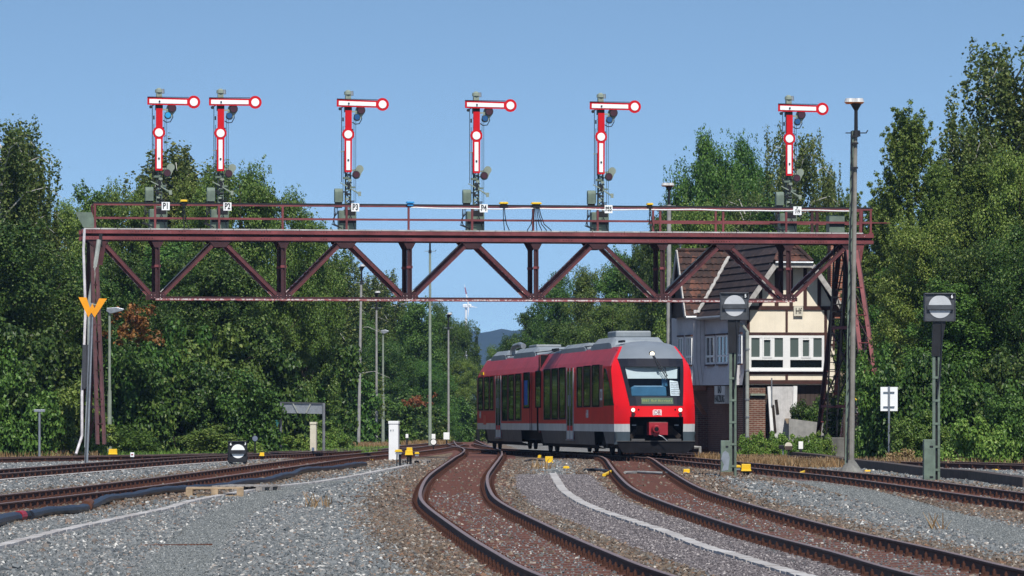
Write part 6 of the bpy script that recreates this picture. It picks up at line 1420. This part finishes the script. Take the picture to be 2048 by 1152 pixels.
proto('ash1', 12, broad(5, H=12, Wd=9, mat='ash', lobes=30, leafsz=.12, n_each=330)); proto('birch1', 13, weeping(6)); proto('birch2', 13, weeping(7, Wd=8, nb=30)); proto('spire1', 12, spire(8)); proto('spire2', 12, spire(9, Wd=7, n=600, mat='light')); proto('spruce', 9, spruce(10))
proto('bush1', 3, bush(11)); proto('bush2', 3, bush(12, H=3.4, Wd=4.5, mat='ash')); proto('bush3', 3, bush(13, mat='light', leafsz=.12)); proto('weed1', 1, bush(14, H=1.2, Wd=2.4, mat='weed', leafsz=.08, n_each=120)); proto('orange', 2, bush(15, H=2, Wd=3, mat='orange', leafsz=.12)); proto('dryb', 1, bush(16, H=.8, Wd=2, mat='dry', leafsz=.10, n_each=70))
BLB = {'oak': 'tree', 'light': 'tree', 'ash': 'tree', 'birch': 'birch_tree', 'spire': 'young_birch', 'spruce': 'spruce_tree', 'bush': 'shrub', 'weed': 'weed_clump', 'orange': 'shrub', 'dryb': 'dry_shrub'}
rz_ = random.Random(21)
def plant(kind, px, ytop, D, wpx, label, group, sy=None, zoff=0, rot=None):
    p = PROTO[kind]; g0 = GZ(D) + zoff; H = ZP(ytop, D) - g0; base_ = kind.rstrip('0123456789'); w = wpx * D / F * (1.5 if base_ in ('spire', 'birch') else 1.12); nm = BLB[base_]
    t = thing(nm, label, 'birch' if 'birch' in nm else 'spruce' if nm == 'spruce_tree' else 'tree' if nm == 'tree' else 'weeds' if nm == 'weed_clump' else 'shrub', (WX(px, D), D, g0), rz_.uniform(0, 6.28) if rot is None else rot, group)
    sx = w / p['W']; t.scale = (sx, sx, H / p['H'])
    if p['trunk'] is None: o = p['b'].build('trunk' if base_ not in ('bush', 'weed', 'orange', 'dryb') else 'stems', t); p['trunk'] = o.data
    else: o = link(bpy.data.objects.new('trunk' if base_ not in ('bush', 'weed', 'orange', 'dryb') else 'stems', p['trunk']), t)
    c = link(bpy.data.objects.new('crown' if o.name.startswith('trunk') else 'foliage', p['leaf']), t); return t
GLF = 'trees of the wood on the left'; GRT = 'trees of the wood on the right'; GMB = 'trees behind the train'; GHB = 'trees behind the signal box'
trees_left = [ # px, ytop, D, wpx, kind, what
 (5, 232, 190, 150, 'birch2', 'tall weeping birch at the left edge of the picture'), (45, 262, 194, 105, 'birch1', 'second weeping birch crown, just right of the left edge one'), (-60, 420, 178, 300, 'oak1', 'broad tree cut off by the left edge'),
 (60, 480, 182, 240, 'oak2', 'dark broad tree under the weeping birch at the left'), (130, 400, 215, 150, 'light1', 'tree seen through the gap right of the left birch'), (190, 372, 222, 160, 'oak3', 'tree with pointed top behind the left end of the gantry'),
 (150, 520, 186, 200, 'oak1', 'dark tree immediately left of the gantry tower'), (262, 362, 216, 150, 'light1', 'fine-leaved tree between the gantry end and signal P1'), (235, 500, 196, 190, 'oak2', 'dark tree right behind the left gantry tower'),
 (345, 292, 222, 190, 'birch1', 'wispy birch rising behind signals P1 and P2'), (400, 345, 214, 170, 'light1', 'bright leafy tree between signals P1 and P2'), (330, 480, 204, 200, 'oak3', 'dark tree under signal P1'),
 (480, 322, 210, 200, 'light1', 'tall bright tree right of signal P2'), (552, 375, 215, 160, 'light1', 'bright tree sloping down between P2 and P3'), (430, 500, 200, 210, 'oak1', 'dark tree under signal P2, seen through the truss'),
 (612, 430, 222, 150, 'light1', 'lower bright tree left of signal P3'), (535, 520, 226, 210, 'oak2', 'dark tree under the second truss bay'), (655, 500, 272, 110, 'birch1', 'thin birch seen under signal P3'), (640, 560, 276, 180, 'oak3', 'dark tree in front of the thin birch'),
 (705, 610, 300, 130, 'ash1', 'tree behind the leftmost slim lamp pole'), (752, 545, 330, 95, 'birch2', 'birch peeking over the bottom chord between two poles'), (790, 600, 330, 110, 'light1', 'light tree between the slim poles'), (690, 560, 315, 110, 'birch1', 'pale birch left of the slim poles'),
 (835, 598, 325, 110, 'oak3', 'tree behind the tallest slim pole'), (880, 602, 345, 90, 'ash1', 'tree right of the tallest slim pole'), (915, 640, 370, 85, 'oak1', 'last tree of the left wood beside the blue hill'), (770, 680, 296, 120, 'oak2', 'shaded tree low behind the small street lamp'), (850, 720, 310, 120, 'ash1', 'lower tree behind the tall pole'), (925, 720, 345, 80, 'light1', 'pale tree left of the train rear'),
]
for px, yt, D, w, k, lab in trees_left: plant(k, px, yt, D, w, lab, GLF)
plant('spruce', 953, 672, 420, 30, 'small dark spruce in the gap under the blue hill', None)
plant('bush3', 950, 790, 400, 60, 'pale shrub at the far end of the tracks beside the train', GLF)
bl = [(-10, 640, 172, 190), (45, 700, 171, 150), (110, 650, 176, 170), (150, 760, 174, 120), (215, 640, 186, 150), (270, 690, 186, 150), (320, 640, 190, 160), (375, 720, 187, 150), (430, 650, 190, 160), (470, 740, 187, 150), (520, 640, 200, 170), (560, 750, 222, 140), (620, 660, 226, 160), (600, 830, 216, 110), (670, 720, 262, 140), (720, 760, 284, 130), (770, 790, 288, 110), (820, 780, 292, 100), (850, 810, 300, 90), (890, 790, 318, 90), (930, 800, 330, 80), (960, 830, 340, 60), (690, 840, 268, 110), (430, 850, 182, 120), (270, 850, 182, 130)]
pos = ['at the far left edge', 'by the short T-shaped post', 'left of the W sign', 'at the foot of the left gantry tower', 'behind the grey-green street lamp', 'right of the grey-green street lamp', 'below the first truss node', 'low between first and second truss nodes', 'left of the ground signal', 'directly behind the ground signal', 'left of the metal frame board', 'at the left leg of the frame board', 'above the frame board', 'inside the frame of the board', 'right of the cream cabinet', 'at the foot of the slim lamp pole', 'behind the white cabinet', 'between white cabinet and tall pole', 'at the foot of the tall slim pole', 'left of the last slim pole', 'left of the train rear', 'just beyond the train rear', 'low, left of the slim lamp pole foot', 'low, in front of the wood left of the ground signal', 'low, behind the yellow box by the gantry foot']
BU = []
for i, (px, yt, D, w) in enumerate(bl): BU.append(plant(['bush1', 'bush2', 'bush1', 'bush3', 'bush2'][i % 5], px, yt, D, w, 'green shrub ' + pos[i], 'shrubs along the left wood'))
def withered(host, px, py, D, r, n):
    rs = np.random.RandomState(px); c0 = np.array(W(px, py, D)); C = c0 + rs.randn(n, 3) * np.array([r, .4, r * .55]); V = leaves(rs, C, np.full(n, .22), 22, .13, 'orange', inner=.1)
    m = Matrix.Translation(host.location) @ host.rotation_euler.to_matrix().to_4x4() @ Matrix.Diagonal((*host.scale, 1)); mi = np.array(m.inverted()); V = V @ mi[:3, :3].T + mi[:3, 3]
    me = mk(V, LF['orange'], 'withered_leaves'); link(bpy.data.objects.new('withered_leaves', me), host)['label'] = 'withered orange leaves'
withered(BU[5], 262, 640, 182.5, .55, 26); withered(BU[5], 285, 665, 182.5, .45, 22); withered(BU[17], 832, 800, 287, .5, 22)
trees_mid = [(1000, 690, 420, 70, 'light1', 'low tree sloping down towards the spruce'), (1030, 665, 380, 80, 'oak1', 'tree above the train rear'), (1070, 615, 330, 100, 'oak3', 'tree left of the middle truss post over the train'), (1120, 545, 300, 120, 'ash1', 'tree just right of signal P4, over the train'), (1185, 530, 290, 130, 'light1', 'bright tree over the train roof'), (1130, 640, 270, 120, 'oak2', 'lower tree right behind the train roof'), (1245, 500, 275, 120, 'oak3', 'tree under signal P55'), (1225, 600, 262, 130, 'light1', 'yellowish tree over the train air conditioner'), (1300, 478, 268, 120, 'oak1', 'tree left of the lamp pole behind the train'), (1300, 600, 245, 120, 'oak2', 'dark tree behind the train nose'), (1345, 560, 235, 90, 'oak3', 'dark tree left of the signal box roof'), (1060, 700, 300, 90, 'light1', 'small bright tree above the train rear roof')]
for px, yt, D, w, k, lab in trees_mid: plant(k, px, yt, D, w, lab, GMB)
trees_house = [(1360, 350, 250, 120, 'ash1', 'tree behind the amber lamp pole'), (1430, 262, 248, 190, 'ash1', 'tall dark green tree behind the signal box'), (1498, 272, 252, 150, 'ash1', 'right half of the tall green pair behind the signal box'), (1400, 400, 232, 150, 'light1', 'lower tree above the left roof'), (1490, 375, 236, 80, 'birch2', 'brownish birch in front of the tall green pair'), (1592, 258, 240, 105, 'birch2', 'weeping birch behind signal P7/9'), (1660, 325, 242, 55, 'birch1', 'overhanging birch arm right of signal P7/9'), (1560, 400, 228, 170, 'oak3', 'tree between the roof and the gantry deck'), (1640, 430, 224, 140, 'light1', 'yellowish tree by the green box on the gantry'), (1700, 385, 228, 100, 'spire1', 'thin light birch behind the tall concrete lamp pole'), (1330, 420, 240, 110, 'oak1', 'dark tree left of the signal box behind the lamp'), (1700, 500, 205, 130, 'oak2', 'dark tree behind the right gantry tower')]
for px, yt, D, w, k, lab in trees_house: plant(k, px, yt, D, w, lab, GHB)
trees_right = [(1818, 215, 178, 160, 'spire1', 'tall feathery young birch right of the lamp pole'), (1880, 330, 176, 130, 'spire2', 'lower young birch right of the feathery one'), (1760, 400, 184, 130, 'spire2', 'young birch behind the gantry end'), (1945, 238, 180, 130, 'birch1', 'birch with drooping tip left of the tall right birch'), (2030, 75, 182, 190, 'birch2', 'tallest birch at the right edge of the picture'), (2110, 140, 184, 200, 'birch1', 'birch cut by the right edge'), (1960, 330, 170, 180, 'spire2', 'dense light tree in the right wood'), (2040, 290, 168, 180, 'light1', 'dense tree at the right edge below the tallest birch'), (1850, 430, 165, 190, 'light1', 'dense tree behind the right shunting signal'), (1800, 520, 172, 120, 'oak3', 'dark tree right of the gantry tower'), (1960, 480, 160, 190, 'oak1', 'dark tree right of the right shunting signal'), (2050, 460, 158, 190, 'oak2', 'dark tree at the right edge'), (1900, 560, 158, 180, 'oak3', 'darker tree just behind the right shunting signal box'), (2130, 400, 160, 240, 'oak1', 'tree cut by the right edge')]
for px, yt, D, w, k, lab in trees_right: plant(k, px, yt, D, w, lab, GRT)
br = [(1790, 690, 152.5, 130, 'bush2', 'above the white board'), (1750, 800, 158, 80, 'bush1', 'between tower and white board'), (1830, 700, 151, 130, 'bush1', 'right of the white board'), (1840, 820, 149, 90, 'bush3', 'at the foot of the white board'), (1910, 720, 150, 140, 'bush2', 'right of the right green cabinet'), (1960, 830, 145, 110, 'weed1', 'low right of the right green cabinet'), (1990, 700, 150, 150, 'bush1', 'below the dark trees at the right'), (2050, 760, 146, 130, 'bush2', 'low at the right edge'), (1740, 860, 156, 60, 'weed1', 'low beside the lamp pole'), (1690, 770, 176, 90, 'bush1', 'in front of the right gantry tower base'), (1648, 790, 187, 70, 'bush2', 'between the door and the tower'), (1610, 800, 187.5, 60, 'bush1', 'over the top of the low concrete wall'), (1775, 760, 166, 80, 'bush2', 'at the right foot of the tower'), (1800, 893, 148.5, 60, 'dryb', 'at the foot of the white board post')]
for px, yt, D, w, k, lab in br: plant(k, px, yt, D, w, 'green shrub ' + lab if 'dry' not in k else 'dry yellow scrub ' + lab, 'shrubs along the right wood' if 'dry' not in k else None)
for i, (px, yt, D, w) in enumerate([(1512, 862, 168, 55), (1545, 862, 168, 55), (1580, 868, 168, 55), (1615, 868, 167, 55), (1642, 862, 168, 50), (1530, 880, 166, 60), (1600, 882, 166, 60)]): plant('weed1', px, yt, D, w, 'bright green weeds ' + ['at the foot of the brick pier', 'in front of the wooden door', 'right of the wooden door', 'before the low concrete wall', 'beside the tower footing', 'on the ledge left of the small white plate', 'on the ledge behind the small white plate'][i], 'weeds in front of the signal box')
for i, (px, yt, D, w) in enumerate([(590, 868, 196, 80), (655, 862, 208, 80), (480, 880, 180, 90), (540, 880, 188, 70)]): plant('weed1', px, yt, D, w, 'low weeds ' + ['under the metal frame board', 'right of the cream cabinet foot', 'behind the ground signal foot', 'between disc marker and frame board'][i], 'weeds along the left wood')
# grass stuff
def grass(name, areas, mat, label, h=(.12, .35), dens=60):
    rs = np.random.RandomState(len(areas) + dens); Vs = []
    for x0, x1, d0, d1, k in areas:
        n = int(abs(x1 - x0) * abs(d1 - d0) * dens * k); X = rs.uniform(x0, x1, n); Y = rs.uniform(d0, d1, n); G = np.array([GZ(y) for y in Y]); hh = rs.uniform(h[0], h[1], n); a = rs.rand(n) * 6.28; w = .012 + .01 * rs.rand(n)
        dx, dy = np.cos(a), np.sin(a); lx, ly = rs.randn(n) * .35 * hh, rs.randn(n) * .35 * hh
        P0 = np.stack([X - dx * w, Y - dy * w, G], 1); P1 = np.stack([X + dx * w, Y + dy * w, G], 1); P2 = np.stack([X + dx * w * .3 + lx, Y + dy * w * .3 + ly, G + hh], 1); P3 = np.stack([X - dx * w * .3 + lx, Y - dy * w * .3 + ly, G + hh], 1); Vs.append(np.stack([P0, P1, P2, P3], 1).reshape(-1, 3))
    V = np.concatenate(Vs); n = len(V) // 4; o = np_mesh(name, V, np.arange(4 * n).reshape(n, 4), [LF[mat]]); return tag(o, label, 'grass', kind='stuff')
X2 = lambda px, D: WX(px, D)
grass('dry_grass', [(X2(1395, 160), X2(1440, 160), 157, 163, 1), (X2(1482, 145), X2(1680, 145), 141, 149, 1.3), (X2(1480, 152), X2(1580, 152), 149, 156, 1), (X2(640, 240), X2(780, 240), 225, 262, .5), (X2(820, 300), X2(900, 300), 275, 330, .35), (X2(1700, 152), X2(2060, 150), 143.5, 149, .8), (X2(0, 172), X2(210, 172), 168, 172, .5), (X2(900, 400), X2(960, 400), 340, 430, .3), (X2(1580, 186), X2(1680, 186), 189, 192, .5), (X2(1060, 141), X2(1110, 141), 138, 143, .25), (X2(610, 93), X2(660, 93), 92, 94.5, .35), (X2(1850, 78), X2(1880, 78), 77, 78.2, .5)], 'dry', 'dry straw-coloured grass along the tracks', (.10, .32), 90)
grass('grass', [(X2(0, 178), X2(480, 178), 172, 186, .5), (X2(480, 200), X2(760, 200), 188, 226, .5), (X2(1490, 178), X2(1660, 178), 170, 185, 1.2), (X2(1740, 152), X2(2070, 152), 147, 154, .6)], 'weed', 'green grass along the edge of the yard', (.08, .26), 60)
# planks leaning at the left
D = 173.0; g0 = GZ(D); t = thing('leaning_planks', 'grey weathered planks leaning towards the left gantry tower', 'planks', (WX(130, D), D, g0)); 
for k in range(3): b = MB(); b.bar((WX(108 + 8 * k, D) - WX(130, D), -.2, .0), (WX(152 + 3 * k, D) - WX(130, D), .3, .75 - .1 * k), .12, .04, M['wood_grey'], up=(0, 1, 0)); b.build('plank', t)
# ------------------------------------------------------------------ haze
HAZE = 0.00010
if HAZE:
    b = MB(); m, t_, b_, o_ = newmat('haze'); t_.nodes.remove(b_); pv = N(t_, 'VolumePrincipled'); pv.inputs['Density'].default_value = HAZE; pv.inputs['Color'].default_value = (.40, .62, .98, 1); pv.inputs['Anisotropy'].default_value = 0.1; L(t_, pv.outputs[0], o_.inputs['Volume'])
    b.span(-2600, 2600, -120, 5700, -9, 118, m); o = b.build('haze'); tag(o, 'thin blue haze over the distance', 'haze', kind='stuff')
